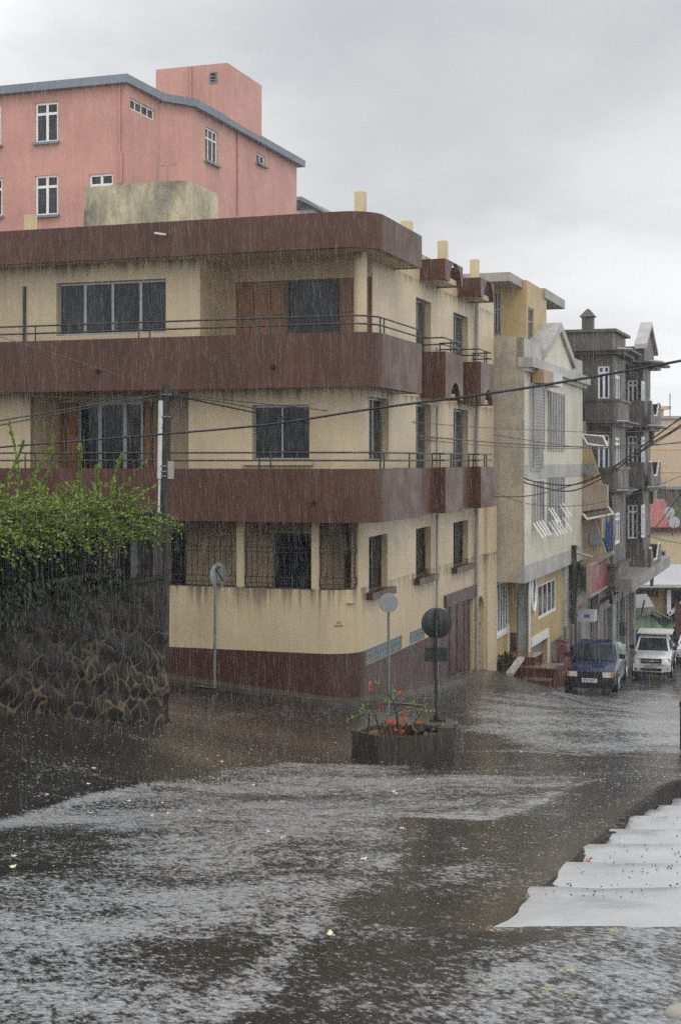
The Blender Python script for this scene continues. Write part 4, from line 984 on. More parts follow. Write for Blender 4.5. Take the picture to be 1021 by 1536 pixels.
# rounded bay fronts below the first windows and stepped balconies on the second bay
for z in (zc2, zc3, zl-.2):
    b = MB(); zt_ = z+.95
    b.prism([W(-.0,yA-.16), W(xA+.05,yA-.16), W(xA+.2,yA+.05), W(xA+.2,33.2), W(xA-.1,33.3), W(-.0,33.3)], z+.02, zt_-.1); b.prism([W(0,yA-.24), W(xA+.1,yA-.24), W(xA+.28,yA), W(xA+.28,33.3), W(0,33.35)], zt_-.098, zt_); b.build('bay_apron', M['grey'], GB)
    b = MB(); X0, X1 = .45, xB+.45; Y0, Y1 = yB-.75, yB2+.5; th = .14; H = 1.15
    b.wbox(X0, X1-.3, Y0, Y0+th, z+.02, z+H); 
    st_ = [(Y0,H),(Y0+.55,H),(Y0+.56,H*.78),(Y0+.9,H*.78),(Y0+.91,H*.55),(Y0+1.2,H*.55),(Y0+1.21,H*.42),(Y1-1.2,H*.42),(Y1-1.19,H*.55),(Y1-.9,H*.55),(Y1-.89,H*.78),(Y1-.55,H*.78),(Y1-.54,H),(Y1,H)]
    b.extr([W(X1,Y0,z+.02)]+[W(X1,y,z+h) for y,h in st_]+[W(X1,Y1,z+.02)], -EX*th); b.wbox(X0, X1, Y1-th, Y1-.003, z+.02, z+H)
    o = b.build('balcony', M['grey'], GB)
    b = MB(); b.tube([W(X1-.07,y,z+h+.03) for y,h in st_], .055, 4); b.build('coping', M['whiteframe'], o)
    b = MB()
    for x_ in (.6, xB): b = MB(); b.extr([W(x_,yB2-.2,z-.2), W(x_,yB2+.7,z-.2), W(x_,yB2-.2,z-.9)], EX*.15); b.build('bracket', M['grey'], o)
    b = MB(); b.extr([W(xA+.0,yA-.3,z-.2), W(xA+.0,yA,z-.2), W(xA+.0,yA,z-.7)], -EX*.15); b.build('bracket', M['grey'], GB)
# roof pediment and chimney
zp0 = BS.hit(965,520)[1]; zp1 = BS.hit(966,487)[1]; b = MB()
b.extr([W(xB+.1,yB-.4,zc1+.02), W(xB+.1,yB2+.6,zc1+.02), W(xB+.1,yB2+.6,zp0+.15), W(xB+.1,(yB+yB2)/2,zp1-.1), W(xB+.1,yB-.4,zp0+.15)], -EX*.3); PD = b.build('pediment', M['grey'], GB)
b = MB(); ym = (yB+yB2)/2
for (a, z), (c, z2) in (((yB-.9,zp0+.05),(ym,zp1+.2)),((ym,zp1+.2),(yB2+1.2,zp0+.05))): b.extr([W(xB+.25,a,z-.22),W(xB+.25,c,z2-.22),W(xB+.25,c,z2),W(xB+.25,a,z)], -EX*.55)
b.build('coping', M['palegrey'], PD)
pc_ = P(880,475,62); F_ = Face((pc_.x,pc_.y), EX, -EY); b = MB(); hw = .2; b.fbox(F_, -.24, .24, ztop-.5, pc_.z, -.5, 0)
b.hexa([F_.at(-.34,pc_.z+.003,.08),F_.at(.34,pc_.z+.003,.08),F_.at(.34,pc_.z+.003,-.58),F_.at(-.34,pc_.z+.003,-.58)], [F_.at(-.05,pc_.z+.36,-.2),F_.at(.05,pc_.z+.36,-.2),F_.at(.05,pc_.z+.36,-.3),F_.at(-.05,pc_.z+.36,-.3)]); b.build('chimney', M['grey'], GB)
b = MB(); b.prism([W(-10,yA-.1),W(xA+.15,yA-.1),W(xA+.25,33.4),W(-10,33.4)], ztop-.02, ztop+.1); b.prism([W(-1,yB-.15),W(xB+.1,yB-.15),W(xB+.1,yB2+.2),W(-1,yB2+.2)], ztop-.5, ztop-.35); b.build('roof', M['grey'], GB)
# open blue shutter
b = MB(); F_ = front(29.3); b.fbox(F_, F_.hit(908,810)[0], F_.hit(915,810)[0], F_.hit(908,823)[1], F_.hit(908,783)[1], 0, .05); b.build('shutter', M['shutterblue'], GB)
# ground floor with canopy
CS = side(1.9); cz0, cz1 = CS.hit(930,884)[1], CS.hit(930,860)[1]
b = MB(); b.wbox(.15, 1.9, 30.2, 45.6, -5.55, -5.0); b.build('canopy', M['greylight'], GB)
GSF = side(.2); b = MB(); gxx = lambda px: GSF.hit(px,900)[0]
op = [(31.2,34.2),(35.6,38.4),(41.2,41.8)]
b.wall(GSF, 30.2, 45.2, -11, -5.4, [(a,c,-11,-6.6) for a,c in op], .2); b.quad(W(.2,45.2,-11),W(-6,45.2,-11),W(-6,45.2,-5),W(.2,45.2,-5)); b.build('ground_floor_wall', M['greylight'], GB, sheet=True)
b = MB()
for y in (30.5, 34.8, 39.2, 42.6): b.wbox(.2, .42, y, y+.4, -11, -5.56)
b.wbox(.2,.5,30.3,45,-6.5,-6.15); b.build('pilaster', M['greylight'], GB)
for a, c in op[:2]:
    b = MB(); b.fbox(GSF, a, c, -11, -6.6, -.15, -.1)
    for i in range(24): z = -10.6+i*.165; b.fbox(GSF, a+.02, c-.02, z, z+.12, -.099, -.07)
    b.build('roller_shutter', M['shutter'], GB)
b = MB(); b.fbox(GSF, op[2][0], op[2][1], -11, -6.6, -.15, -.1); b.build('door', M['blackplastic'], GB)
# ================================================================ FAR BACKGROUND
BG = thing('beige_block', 'large plain beige building with thin apricot bands closing the end of the street', 'building', P(1000,690,116)+Vector((0,0,-11)))
Ff = Face((0,112), Vector((1,0,0)), Vector((0,-1,0))); r = lambda x0,y0,x1,y1,F=Ff: F.rect(x0,y0,x1,y1)
b = MB(); a = r(930,626,1210,900); b.fbox(Ff, a[0], a[1], -12, a[3], -14, 0); b.build('wall', M['beige'], BG)
b = MB()
for y in (640, 673, 707): q_ = r(930,y,1210,y+1.6); b.fbox(Ff, q_[0], q_[1], q_[2], q_[3], .0, .03)
b.build('band', M['beige_band'], BG)
b = MB(); q_ = r(930,624,1210,628); b.fbox(Ff, q_[0]-.1, q_[1], q_[2], q_[3], -.5, .2); b.build('coping', M['palegrey'], BG)
b = MB(); q_ = r(968,613,1001,630); b.fbox(Ff, q_[0], q_[1], q_[2]-.5, q_[3], -6, -1.5); o = b.build('rooftop_room', M['beige_band'], BG)
b = MB(); b.fbox(Ff, q_[0]-.4, q_[1]+.5, q_[3], q_[3]+.25, -6.4, -1.1); b.build('eaves', M['beige'], o)
b = MB(); p = P(1004,590,113); b.tube([p, p-Vector((0,0,2))], .05, 4); b.build('mast', M['galv'], BG)
GBX = thing('grey_block', 'small plain grey block behind the red sheet roof', 'building', P(1020,740,104)+Vector((0,0,-6)))
F2 = Face((0,104), Vector((1,0,0)), Vector((0,-1,0))); q_ = F2.rect(1003,734,1090,770); b = MB(); b.fbox(F2, q_[0], q_[1], -11, q_[3], -4, 0); b.build('wall', M['grey'], GBX)
b = MB(); b.fbox(F2, q_[0]-.2, q_[1], q_[3], q_[3]+.2, -4.2, .2); b.build('roof', M['greylight'], GBX)
RR = thing('red_roof_house', 'cream house with a red corrugated roof behind the grey building', 'house', P(985,800,96)+Vector((0,0,-6)))
F3 = Face((0,95), Vector((1,0,0)), Vector((0,-1,0))); q0 = F3.rect(940,752,1009,792); b = MB()
n = 46; a0, a1 = q0[0]-3, q0[1]
for i in range(n):
    u0 = a0+(a1-a0)*i/n; u1 = a0+(a1-a0)*(i+.5)/n; u2 = a0+(a1-a0)*(i+1)/n
    for s0, s1, e0, e1 in ((u0,u1,0,.12),(u1,u2,.12,0)):
        b.quad(F3.at(s0,q0[2]+e0,.4), F3.at(s1,q0[2]+e1,.4), F3.at(s1,q0[3]+e1,-2.6), F3.at(s0,q0[3]+e0,-2.6))
b.build('roof', M['roofred'], RR, sheet=True, smooth=0)
q1 = F3.rect(940,797,1100,852); b = MB(); b.fbox(F3, q1[0]-3, q1[1], q1[2]-3, q1[3], -7, 0); b.build('wall', M['cream_far'], RR)
b = MB(); q_ = F3.rect(940,790,1100,797); b.fbox(F3, q_[0]-3, q_[1], q_[2], q_[3], -7, .3); b.build('gutter', M['brown'], RR)
q_ = F3.rect(985,826,997,845); window(RR, F3, q_, .01, 'alu', 'glassgrey', (.5,), (), .08)
for i, (px, py, r_, y_) in enumerate(((1003,768,.36,94.2),(1010,783,.38,93.6))):
    c = P(px,py,y_); D = thing('satellite_dish', ['pale satellite dish on the red roof, the higher of the two','pale satellite dish low over the cream wall, the lower of the two'][i], 'dish', c-Vector((0,0,.6)), 0, 'satellite dishes')
    b = MB(); b.lathe([(.02,.10*r_),(r_*.5,.06),(r_*.9,-.02),(r_*1.02,-.08),(r_*.98,-.06)], 18, (0,0,.6), 'y'); b.build('dish', M['sheetwhite'], D, local=True)
    b = MB(); b.tube([(0,.1,.6),(0,.15,0),(0,.5,-.3)], .04, 5); b.tube([(0,-.06,.6-r_),(0,-.4,.6)], .02, 4); b.build('mount', M['galv'], D, local=True)
tw = thing('bare_shrub', 'thin leafless shrub against the beige wall', 'plant', P(990,752,102)); b = MB()
for i in range(14):
    p = P(U(978,1000),752,102); d = Vector((U(-.6,.6),U(-.2,.2),1)); b.tube([p, p+d*U(.5,1.2), p+d*1.4+Vector((U(-.5,.5),0,.3))], [.02,.015,.006], 4)
b.build('twigs', M['bark'], tw)
gs = thing('roof_plant', 'small green plant growing beside the satellite dishes', 'plant', P(1015,775,97)); b = MB()
for i in range(160): leaf(b, P(1019,776,97)+Vector((U(-.8,.8),U(-.3,.3),U(-.4,.6))), rv(), Vector((0,0,1)), .28, .14)
b.build('foliage', M['leaf'], gs, sheet=True, smooth=0)
# white roofed market front
MK = thing('market_building', 'tan building with wide white flat canopy roof and dark vent blocks', 'building', P(990,900,88)+Vector((0,0,-2)))
F4 = Face((0,86), Vector((1,0,0)), Vector((0,-1,0))); q_ = F4.rect(940,858,1120,881); b = MB()
b.hexa([F4.at(q_[0],q_[2],.2),F4.at(q_[1],q_[2],.2),F4.at(q_[1],q_[3],-5),F4.at(q_[0],q_[3],-5)], [F4.at(q_[0],q_[2]+.18,.2),F4.at(q_[1],q_[2]+.18,.2),F4.at(q_[1],q_[3]+.1,-5),F4.at(q_[0],q_[3]+.1,-5)]); b.build('roof', M['sheetwhite'], MK)
q1 = F4.rect(940,881,1120,1010); b = MB(); b.fbox(F4, q1[0], q1[1], -12.5, q_[2], -5, -.8); b.build('wall', M['ochre'], MK)
b = MB()
for i in range(6):
    k = F4.rect(956+i*6,886,960.5+i*6,897,); b.fbox(F4, k[0], k[1], k[2], k[3], -.8, -.76)
b.build('vent_block', M['glass'], MK)
k = F4.rect(1002,886,1008,922); b = MB(); b.fbox(F4, k[0], k[1], k[2], k[3], -.8, -.4); b.build('column', M['white'], MK)
k = F4.rect(1008,888,1030,925); b = MB(); b.fbox(F4, k[0], k[1], k[2], k[3], -.8, -.7); b.build('opening', M['glass'], MK)
b = MB(); b.extr(F4.poly([(1003,925),(1003,919),(1021,902),(1030,894),(1030,902)], -.4), Vector((0,.3,0))); b.build('stair_string', M['white'], MK)
k = F4.rect(1014,906,1060,975); b = MB(); b.fbox(F4, k[0], k[1], -12, k[3], -.8, -.3); b.build('pier', M['brown'], MK)
k = F4.rect(1007,925,1014,975); b = MB(); b.fbox(F4, k[0], k[1], -12, k[3], -.79, -.6); b.build('blue_panel', M['glassblue'], MK)
AW = thing('stall', 'market stall under a ribbed green awning with a pale lean-to roof', 'stall', P(975,975,76)+Vector((0,0,-1)))
F5 = Face((0,76), Vector((1,0,0)), Vector((0,-1,0))); b = MB()
bs = F5.poly([(978,918),(984,921),(1006,930),(1011,934),(1012,938),(1007,944),(1000,947),(960,946),(957,930)], 0)
top = [(950,921),(979,916),(1000,926),(1010,931),(1012.5,936),(1008,942),(1000,948)]
P1 = F5.poly(top, 0); n = len(P1)
b.add([p for p in P1]+[p+Vector((-1.2,2.6,.45)) for p in P1], [[i,i+1,n+i+1,n+i] for i in range(n-1)])
b.extr(F5.poly([(951,922),(978,926),(1000,948),(951,945)], .1), Vector((0,.12,0)))
b.build('awning', M['awning'], AW)
b = MB()
for i in range(5): P2 = [p+Vector((-1.2,2.6,.45))*(i+.5)/5+Vector((0,0,.03)) for p in P1[1:]]; b.tube(P2, .03, 4)
b.build('awning_ribs', M['awning'], AW)
b = MB(); b.extr(F5.poly([(952,912),(981,910),(976,922),(952,926)], .3), Vector((0,2.,.5))); b.build('lean_to_roof', M['asbestos'], AW)
b = MB(); b.extr(F5.poly([(979,922),(992,928),(992,931),(980,926)], .6), Vector((0,.3,.15))); b.build('roof_vent', M['blackplastic'], AW)
b = MB(); b.fbox(F5, F5.hit(955,960)[0], F5.hit(973,960)[0], -11.6, F5.hit(955,945)[1], -2, -.3); b.build('counter', M['glassblue'], AW)
b = MB(); p = F5.at(F5.hit(984,960)[0],0,.0); b.tube([(p.x,p.y,-11.5),(p.x,p.y,F5.hit(984,945)[1])], .05, 5); p = P(966,900,75); b.tube([p, P(960,924,75)], .05, 5); b.build('post', M['iron'], AW)
# ================================================================ STONE WALL, FENCE, HEDGE
Bw = P(246,690,27); SD = Face(Bw-EX*0, EY, EX)                        # street side of the wall; a < 0 comes towards the eye
ZW = -2.25; L_ = 13
WL = thing('stone_wall', 'tall dark basalt rubble wall with pale mortar joints at the street corner', 'wall', (Bw.x,Bw.y,-5.0), -TH)
b = MB(); n = 90; m_ = 26
def dsp(a, z): return .028*math.sin(a*9+math.sin(z*7)*2)+.022*math.sin(z*11+a*3)
rows = []
for i in range(n+1):
    a = -L_+L_*i/n; p = SD.at(a,0); zb_ = g(p.x,p.y)-.3
    for j in range(m_+1): z = zb_+(ZW-zb_)*j/m_; rows.append(SD.at(a,z,.02+dsp(a,z)+ .10*(1-j/m_)))
b.add(rows, [[i*(m_+1)+j,(i+1)*(m_+1)+j,(i+1)*(m_+1)+j+1,i*(m_+1)+j+1] for i in range(n) for j in range(m_)])
zb_ = g(Bw.x,Bw.y)-.3; r2 = []
FE = Face(Bw, -EX, EY)
for i in range(31):
    for j in range(m_+1): z = zb_+(ZW-zb_)*j/m_; a = 10*i/30; r2.append(FE.at(a,z,dsp(a+3,z)*(1 if i else 0)) + (EX*(.02+dsp(0,z)+.10*(1-j/m_)) if i == 0 else Vector()))
k = len(rows); b.add(r2, [[i*(m_+1)+j,(i+1)*(m_+1)+j,(i+1)*(m_+1)+j+1,i*(m_+1)+j+1] for i in range(30) for j in range(m_)])
b.quad(SD.at(-L_,ZW,.06), SD.at(.02,ZW,.06), SD.at(.02,ZW,-.45), SD.at(-L_,ZW,-.45))
b.quad(SD.at(-L_,ZW,-.45), SD.at(0,ZW,-.45), SD.at(0,ZW-.8,-.45), SD.at(-L_,ZW-.8,-.45))
b.build('masonry', M['stone'], WL, smooth=60)
b = MB(); b.fbox(SD, -L_, .04, ZW+.004, ZW+.09, -.42, .05); b.build('coping', M['stone'], WL)
b = MB(); b.hexa([SD.at(-L_,-6,-.46), SD.at(-.2,-6,-.46), SD.at(-.2,-6,-9), SD.at(-L_,-6,-9)], [SD.at(-L_,ZW-.15,-.46), SD.at(-.2,ZW-.15,-.46), SD.at(-.2,ZW-.15,-9), SD.at(-L_,ZW-.15,-9)]); tag(b.build('garden_soil', M['soil']), kind='structure')
FN = thing('iron_fence', 'dark green iron bar fence with a square end pier on top of the basalt wall', 'fence', (Bw.x,Bw.y,ZW), -TH)
b = MB(); zt_ = ZW+1.35
a = -.05
while a > -9: 
    p = SD.at(a,0,-.16); b.tube([(p.x,p.y,ZW+.05),(p.x,p.y,zt_+.05)], .017, 5); a -= .16
b.build('bar', M['rail'], FN)
b = MB(); 
for z in (ZW+.28, zt_-.15): p, q_ = SD.at(-.02,z,-.16), SD.at(-9,z,-.16); b.tube([p,q_], .028, 5)
b.build('rail', M['rail'], FN)
b = MB(); b.fbox(SD, -.42, -.06, ZW+.05, ZW+1.25, -.34, -.02); b.build('pier', M['pole'], FN)
b = MB(); b.fbox(SD, -1.25, -1.02, ZW+.05, ZW+1.2, -.28, -.06); b.build('post', M['rail'], FN)
HD = thing('bougainvillea_hedge', 'lush green bougainvillea hedge spilling over the iron fence with upright shoots', 'hedge', (*SD.at(-3,0,-.8)[:2],ZW), -TH)
lf, tips, dk, stm = MB(), MB(), MB(), MB()
UP = Vector((0,0,1))
def shoot(p, d, L, n, sag, size, mbs, r=.008, spread=1.):
    pts = [Vector(p)]; d = Vector(d).normalized(); s_ = L/n
    for i in range(n):
        d = (d+Vector((U(-.12,.12),U(-.12,.12),U(-.10,.10)-sag))).normalized(); pts.append(pts[-1]+d*s_)
    stm.tube(pts, [r*(1-.7*i/n) for i in range(n+1)], 3, False)
    for i in range(1,n+1):
        for k in range(3):
            o_ = rv()*.5+Vector((0,0,.35))+ (pts[i]-pts[i-1]).normalized()*.6
            leaf(mbs, pts[i]-(pts[i]-pts[i-1])*rnd()+rv()*.012, o_, UP+rv()*.7, size*U(.7,1.25), size*U(.45,.7))
    return pts
for i in range(820):
    a = U(-8.2,-.5); back = -U(-.05,1.25); dens = min(1,(-a)/2.0)
    z = ZW+U(.95,1.55)*(.8+.2*dens)+.12*math.sin(a*2.1)
    p = SD.at(a, z, back); ang_ = U(0,6.28); e = U(-.15,.75)
    d = Vector((math.cos(ang_), math.sin(ang_)*.8, e))+EX*.35*U(0,1)+EY*.25*U(-.3,1)
    shoot(p, d, U(.35,.95), 9, U(.02,.10), .068, tips if rnd() < .07 else lf)
for i in range(130):                                                  # fringe drooping over the fence
    a = U(-8,-.9); p = SD.at(a, ZW+U(.95,1.3), U(-.15,.1)); shoot(p, EX*U(.3,1)+EY*U(-.4,.9)+UP*U(-.1,.3), U(.4,.9), 9, U(.06,.16), .066, lf)
for (x0,y0),(x1,y1),Y in (((30,740),(38,634),22.6),((10,745),(27,660),22.4),((62,742),(93,662),23),((40,745),(76,678),22.8),((118,745),(129,668),23.8),((150,752),(131,700),24),((165,750),(172,682),24.6),((150,770),(232,703),25.2),((170,780),(238,738),25.6),((170,778),(272,771),26),((150,790),(205,805),25.6),((100,780),(60,720),23)):
    p, q_ = P(x0,y0,Y), P(x1,y1,Y); shoot(p, q_-p+UP*.1, (q_-p).length*1.05, 22, -.004 if y1 < 720 else .02, .085, lf, .010)
    t_ = q_+rv()*.02
for i in range(11000):                                                # inner growth behind the bars, shade put into a darker leaf colour
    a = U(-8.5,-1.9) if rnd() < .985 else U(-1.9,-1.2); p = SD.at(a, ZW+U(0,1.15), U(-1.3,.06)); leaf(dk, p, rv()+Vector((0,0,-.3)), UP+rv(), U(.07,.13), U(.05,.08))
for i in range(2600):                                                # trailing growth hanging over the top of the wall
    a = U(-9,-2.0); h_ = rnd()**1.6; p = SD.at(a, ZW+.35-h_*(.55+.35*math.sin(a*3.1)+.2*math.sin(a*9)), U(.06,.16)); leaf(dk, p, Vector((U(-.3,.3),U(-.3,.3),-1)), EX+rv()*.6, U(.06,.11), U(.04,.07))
for i in range(90):
    a = U(-8.5,-1.4); p = SD.at(a, ZW-.1, -U(.2,1.2)); stm.tube([p, p+UP*.6+rv()*.12, p+UP*1.2+rv()*.3], [.016,.012,.006], 4, False)
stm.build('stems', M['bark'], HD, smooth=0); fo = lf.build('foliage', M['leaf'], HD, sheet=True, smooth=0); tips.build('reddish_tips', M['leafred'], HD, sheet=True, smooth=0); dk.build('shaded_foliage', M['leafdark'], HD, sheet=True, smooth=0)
# ================================================================ POLES
UPo = thing('utility_pole', 'tall weathered wooden utility pole with white conduit standing at the end of the basalt wall', 'utility pole', (*P(246,690,27.5)[:2],-5.2))
YP = 27.45; pb_ = P(243.5,690,YP); pt_ = P(250,577,YP)
b = MB(); b.tube([(pb_.x,pb_.y,-5.4), (pb_.x+(pt_.x-pb_.x)*.7,pb_.y,-1.2), pt_], [.115,.10,.083], 12); b.build('shaft', M['pole'], UPo)
b = MB(); yq = YP-.06; b.tube([P(236.5,860,yq),P(237,790,yq),P(238.5,770,yq)], .022, 6); b.tube([P(239.5,718,yq),P(241.5,601,yq)], .048, 8); b.tube([P(238.3,775,yq),P(239.5,718,yq)], .025, 6); b.build('conduit', M['pvc'], UPo)
b = MB(); p = P(256.5,705,YP-.05); b.box(p.x-.055,p.x+.055,p.y-.05,p.y+.07,p.z-.17,p.z+.17); b.build('meter_box', M['pvcgrey'], UPo)
b = MB()
for y in (592,699,707,714,625): b = MB(); p = P(245.8+(700-y)*.03,y,YP); b.lathe([(.115,-.012),(.115,.012)], 12, p); b.build('clamp', M['galv'], UPo)
b = MB()
for i in range(16): p = P(U(249,266),U(584,602),YP+U(-.15,.1)); b.tube([p, p+rv()*.08, P(250,592,YP)+rv()*.1], .012, 4)
pts_ = [P(253+5*math.sin(i*.6),598+i*4.5,YP-.15+U(-.05,.05)) for i in range(12)]; b.tube(pts_, .009, 4); b.tube([P(262,590,YP-.1),P(266,610,YP-.12),P(258,628,YP-.14),P(250,634,YP-.1),P(243,642,YP-.1)], .008, 4); b.build('connectors', M['cable'], UPo)
P2 = thing('utility_pole', 'dark wooden utility pole with a short arm in front of the red shop front', 'utility pole', W(.85,24.5,-8.8), -TH)
p = P(860,690,55); b = MB(); b.tube([(p.x-.03,p.y,-9.2),(p.x,p.y,P(862,818,55).z)], [.14,.115], 10); b.build('shaft', M['pole'], P2)
b = MB(); b.tube([P(864,829,54.8),P(888,836,54.8)], .05, 6); b.tube([P(864,829,54.8),P(866,818,54.8)], .03, 5); b.build('arm', M['pvcgrey'], P2)
# ================================================================ CABLES
def cable(label, pts, r=.013):
    Vs = [P(*q_) for q_ in pts]; out = []
    for i in range(len(Vs)-1):                                       # Catmull-Rom through the points
        a0, a1, a2, a3 = Vs[max(i-1,0)], Vs[i], Vs[i+1], Vs[min(i+2,len(Vs)-1)]
        for k in range(8):
            u = k/8; out.append(.5*((2*a1)+(a2-a0)*u+(2*a0-5*a1+4*a2-a3)*u*u+(3*a1-a0-3*a2+a3)*u**3))
    out.append(Vs[-1]); c = sum(out, Vector())/len(out)
    b = MB(); b.tube(out, r, 5); o = b.build('power_cable', M['cable']); tag(o, label, 'cable', 'overhead cables')
cable('thickest black cable sweeping up from left edge across the facade to upper right', [(-120,684,28),(0,671,27),(235,652,25.6),(400,637,24),(560,613,22.5),(735,590,21),(873,568,20),(1021,541,19),(1150,515,18)], .019)
cable('sagging cable from the tall pole crossing under the wrap balcony to the townhouse corner', [(252,591,27.4),(350,612,30.5),(465,635,33),(630,654,38),(760,665,44),(873,670,50),(1021,664,56),(1100,650,60)], .019)
cable('thin twin cable from the tall pole above the sagging one', [(252,589,27.4),(350,601,29.5),(465,613,32),(640,635,38),(800,645,46),(930,648,53),(1060,640,60)], .011)
cable('lower thin cable beside the sagging one in front of the side windows', [(252,592,27.4),(360,608,30),(465,634,33),(640,660,38.6),(780,671,45),(900,672,52),(1060,662,60)], .012)
cable('pale wet cable from the tall pole dropping to the left edge', [(244,592,27.4),(160,604,26),(60,621,24.6),(-60,641,23)], .013)
cable('second wet cable from the tall pole just under the first to the left edge', [(244,593,27.4),(150,609,26),(50,628,24.6),(-60,650,23)], .011)
cable('slack thin cable looping from the tall pole to the upper left', [(246,586,27.4),(160,557,28),(90,533,29),(0,505,30.5)], .007)
cable('long level thin cable left of the tall pole under the upper balcony', [(246,594,27.4),(150,598,27.2),(60,594,27),(-60,586,27)], .007)
for i, dy in enumerate((0,6)):
    cable(['upper strand of the heavy pair rising to the right in front of the grey building','lower strand of the heavy pair rising to the right in front of the grey building'][i], [(785,717+dy,45.8),(800,722+dy,45.5),(850,728+dy*1.5,45),(890,718+dy,44),(930,693+dy,42),(975,660+dy,40),(1021,626+dy*1.8,38),(1100,566+dy,35)], .022)
cable('cable dipping from the balcony corner along the townhouse then up to the right', [(738,745,44.6),(790,744,45.3),(840,733,45.6),(890,716,45),(940,690,43.5),(1021,640,40),(1100,588,37)], .016)
cable('thin cable from the balcony edge running low across the awnings', [(738,737,44.6),(800,757,47),(880,757,50),(960,738,53),(1021,714,55),(1100,684,57)], .012)
cable('thin steep cable running down from right edge to the lowest grey balcony', [(1100,655,42),(1021,741,44),(995,775,50),(968,810,62)], .02)
cable('thin cable crossing low over the white canopy roof', [(905,770,56),(960,800,60),(1021,815,63),(1090,820,66)], .014)
cable('level cable crossing in front of the beige building', [(738,652,44),(880,672,50),(960,671,54),(1021,662,57),(1080,655,60)], .012)
# ================================================================ PLANTER, SHRUB, SIGNS
gp0 = g(1.1,26.4)
PLn = thing('planter', 'weathered brown concrete planter box with a round pedestal in the middle of the junction', 'planter', P(600,1115,26)-Vector((0,0,.3)))
ZB, ZT = gp0-.25, P(600,1104,25.7).z
b = MB(); o_ = [(527,26.3),(567,25.62),(606,25.62),(655,25.9)]
ring = [P(527.5,690,26.2), P(566,690,25.7), P(606,690,25.62), P(678,690,26.0), P(672,690,26.75), P(556,690,26.8)]
ring = [Vector((p.x,p.y,0)) for p in ring]; cen = sum(ring, Vector())/6; inn = [cen+(p-cen)*.86 for p in ring]
ofs = [-.0,.0,-.02,-.02,0,0]
vs = []
for p, q_ in zip(ring, inn): vs += [(p.x,p.y,ZB),(p.x,p.y,ZT),(q_.x,q_.y,ZT),(q_.x,q_.y,ZT-.18)]
b.add(vs, [[i*4+j,((i+1)%6)*4+j,((i+1)%6)*4+j+1,i*4+j+1] for i in range(6) for j in range(3)])
PLC = paint('weathered_brown_concrete', (.050,.040,.031), .4, .35, .7, (.014,.012,.010), bump=.4)
b.build('box', PLC, PLn, smooth=0)
b = MB(); b.add([(p.x,p.y,ZT-.07) for p in inn], [list(range(6))]); b.build('soil', M['straw'], PLn, sheet=True)
pc_ = P(658,690,26.7); zt_ = P(658,1081,26.7).z
b = MB(); b.lathe([(.24,gp0-.2),(.25,zt_-.22),(.33,zt_-.12),(.36,zt_-.10),(.36,zt_-.03),(.33,zt_)], 28, (pc_.x,pc_.y,0))
bx = P(668,690,26.3); b.box(bx.x-.17,bx.x+.14,bx.y-.22,bx.y+.5,gp0-.2,P(668,1090,26.2).z); b.build('pedestal', paint('worn_grey_concrete', (.060,.053,.044), .4, .3, .7, (.03,.027,.023), bump=.4), PLn, smooth=30)
b = MB(); b.lathe([(.02,-.1),(.13,-.06),(.17,.02),(.13,.10),(.03,.14)], 9, P(623,1096,25.95)); b.v = [(v[0]+.015*math.sin(v[2]*60),v[1],v[2]+.012*math.sin(v[0]*70)) for v in b.v]
o = b.build('rock', M['stone']); tag(o, 'dark rounded rock on the soil of the planter box', 'rock')
BG_ = thing('bougainvillea_shrub', 'sparse twiggy shrub with red and orange blossoms growing in the planter box', 'shrub', P(590,1100,26.2))
stm = MB(); lv = MB()
def twig(pts, r0, lv_n=6, lsz=.06):
    V = [P(x,y,Y) for x,y,Y in pts]; k = len(V); stm.tube(V, [r0*(1-.65*i/(k-1)) for i in range(k)], 5)
    for i in range(lv_n):
        u = U(.35,1)*(k-1); j = min(int(u),k-2); p = V[j]+(V[j+1]-V[j])*(u-j); leaf(lv, p+rv()*.03, rv()+UP*.4, UP+rv()*.6, lsz*U(.7,1.4), lsz*.75)
Yp = 26.2
for pts, r, n in (
 ([(552,1103,Yp),(553,1085,Yp),(554,1062,Yp),(556,1052,Yp)],.020,10), ([(569,1103,Yp),(568,1090,Yp),(564,1078,Yp),(559,1068,Yp),(561,1056,Yp)],.020,12),
 ([(594,1105,26),(596,1085,26),(594,1068,26),(590,1052,26),(585,1045,26),(578,1040,26),(566,1038,26)],.026,14), ([(590,1052,26),(594,1046,26),(604,1042,26)],.010,6),
 ([(585,1045,26),(581,1034,26)],.007,3), ([(566,1038,26),(560,1041,26),(558,1033,26),(566,1024,26)],.007,4),
 ([(616,1103,26.1),(619,1087,26.1),(627,1075,26.1),(622,1058,26.1),(617,1052,26.1)],.016,16), ([(627,1075,26.1),(636,1064,26.1),(634,1056,26.1),(626,1053,26.1)],.010,8),
 ([(640,1103,26),(648,1094,26),(660,1087,26),(668,1084,26)],.016,4), ([(552,1090,Yp),(544,1100,Yp),(541,1093,Yp)],.008,2), ([(554,1080,Yp),(545,1072,Yp),(530,1078,Yp),(519,1084,Yp)],.006,14),
 ([(600,1100,26),(608,1088,26),(612,1082,26)],.009,3), ([(545,1075,Yp),(538,1068,Yp),(524,1080,Yp)],.005,10), ([(570,1090,Yp),(577,1078,Yp),(590,1070,26)],.007,5), ([(622,1060,26.1),(630,1052,26.1),(636,1042,26.1)],.006,8), ([(613,1102,26.1),(609,1092,26.1)],.008,2),([(627,1075,26.1),(642,1070,26.2),(650,1068,26.2)],.006,10),
 ([(561,1056,Yp),(566,1050,Yp),(580,1052,26)],.007,10),([(556,1056,Yp),(548,1062,Yp),(540,1066,Yp)],.006,8),([(596,1075,26),(606,1066,26),(616,1062,26)],.007,10),([(580,1040,26),(590,1038,26),(600,1046,26)],.006,8)): twig(pts, r, n)
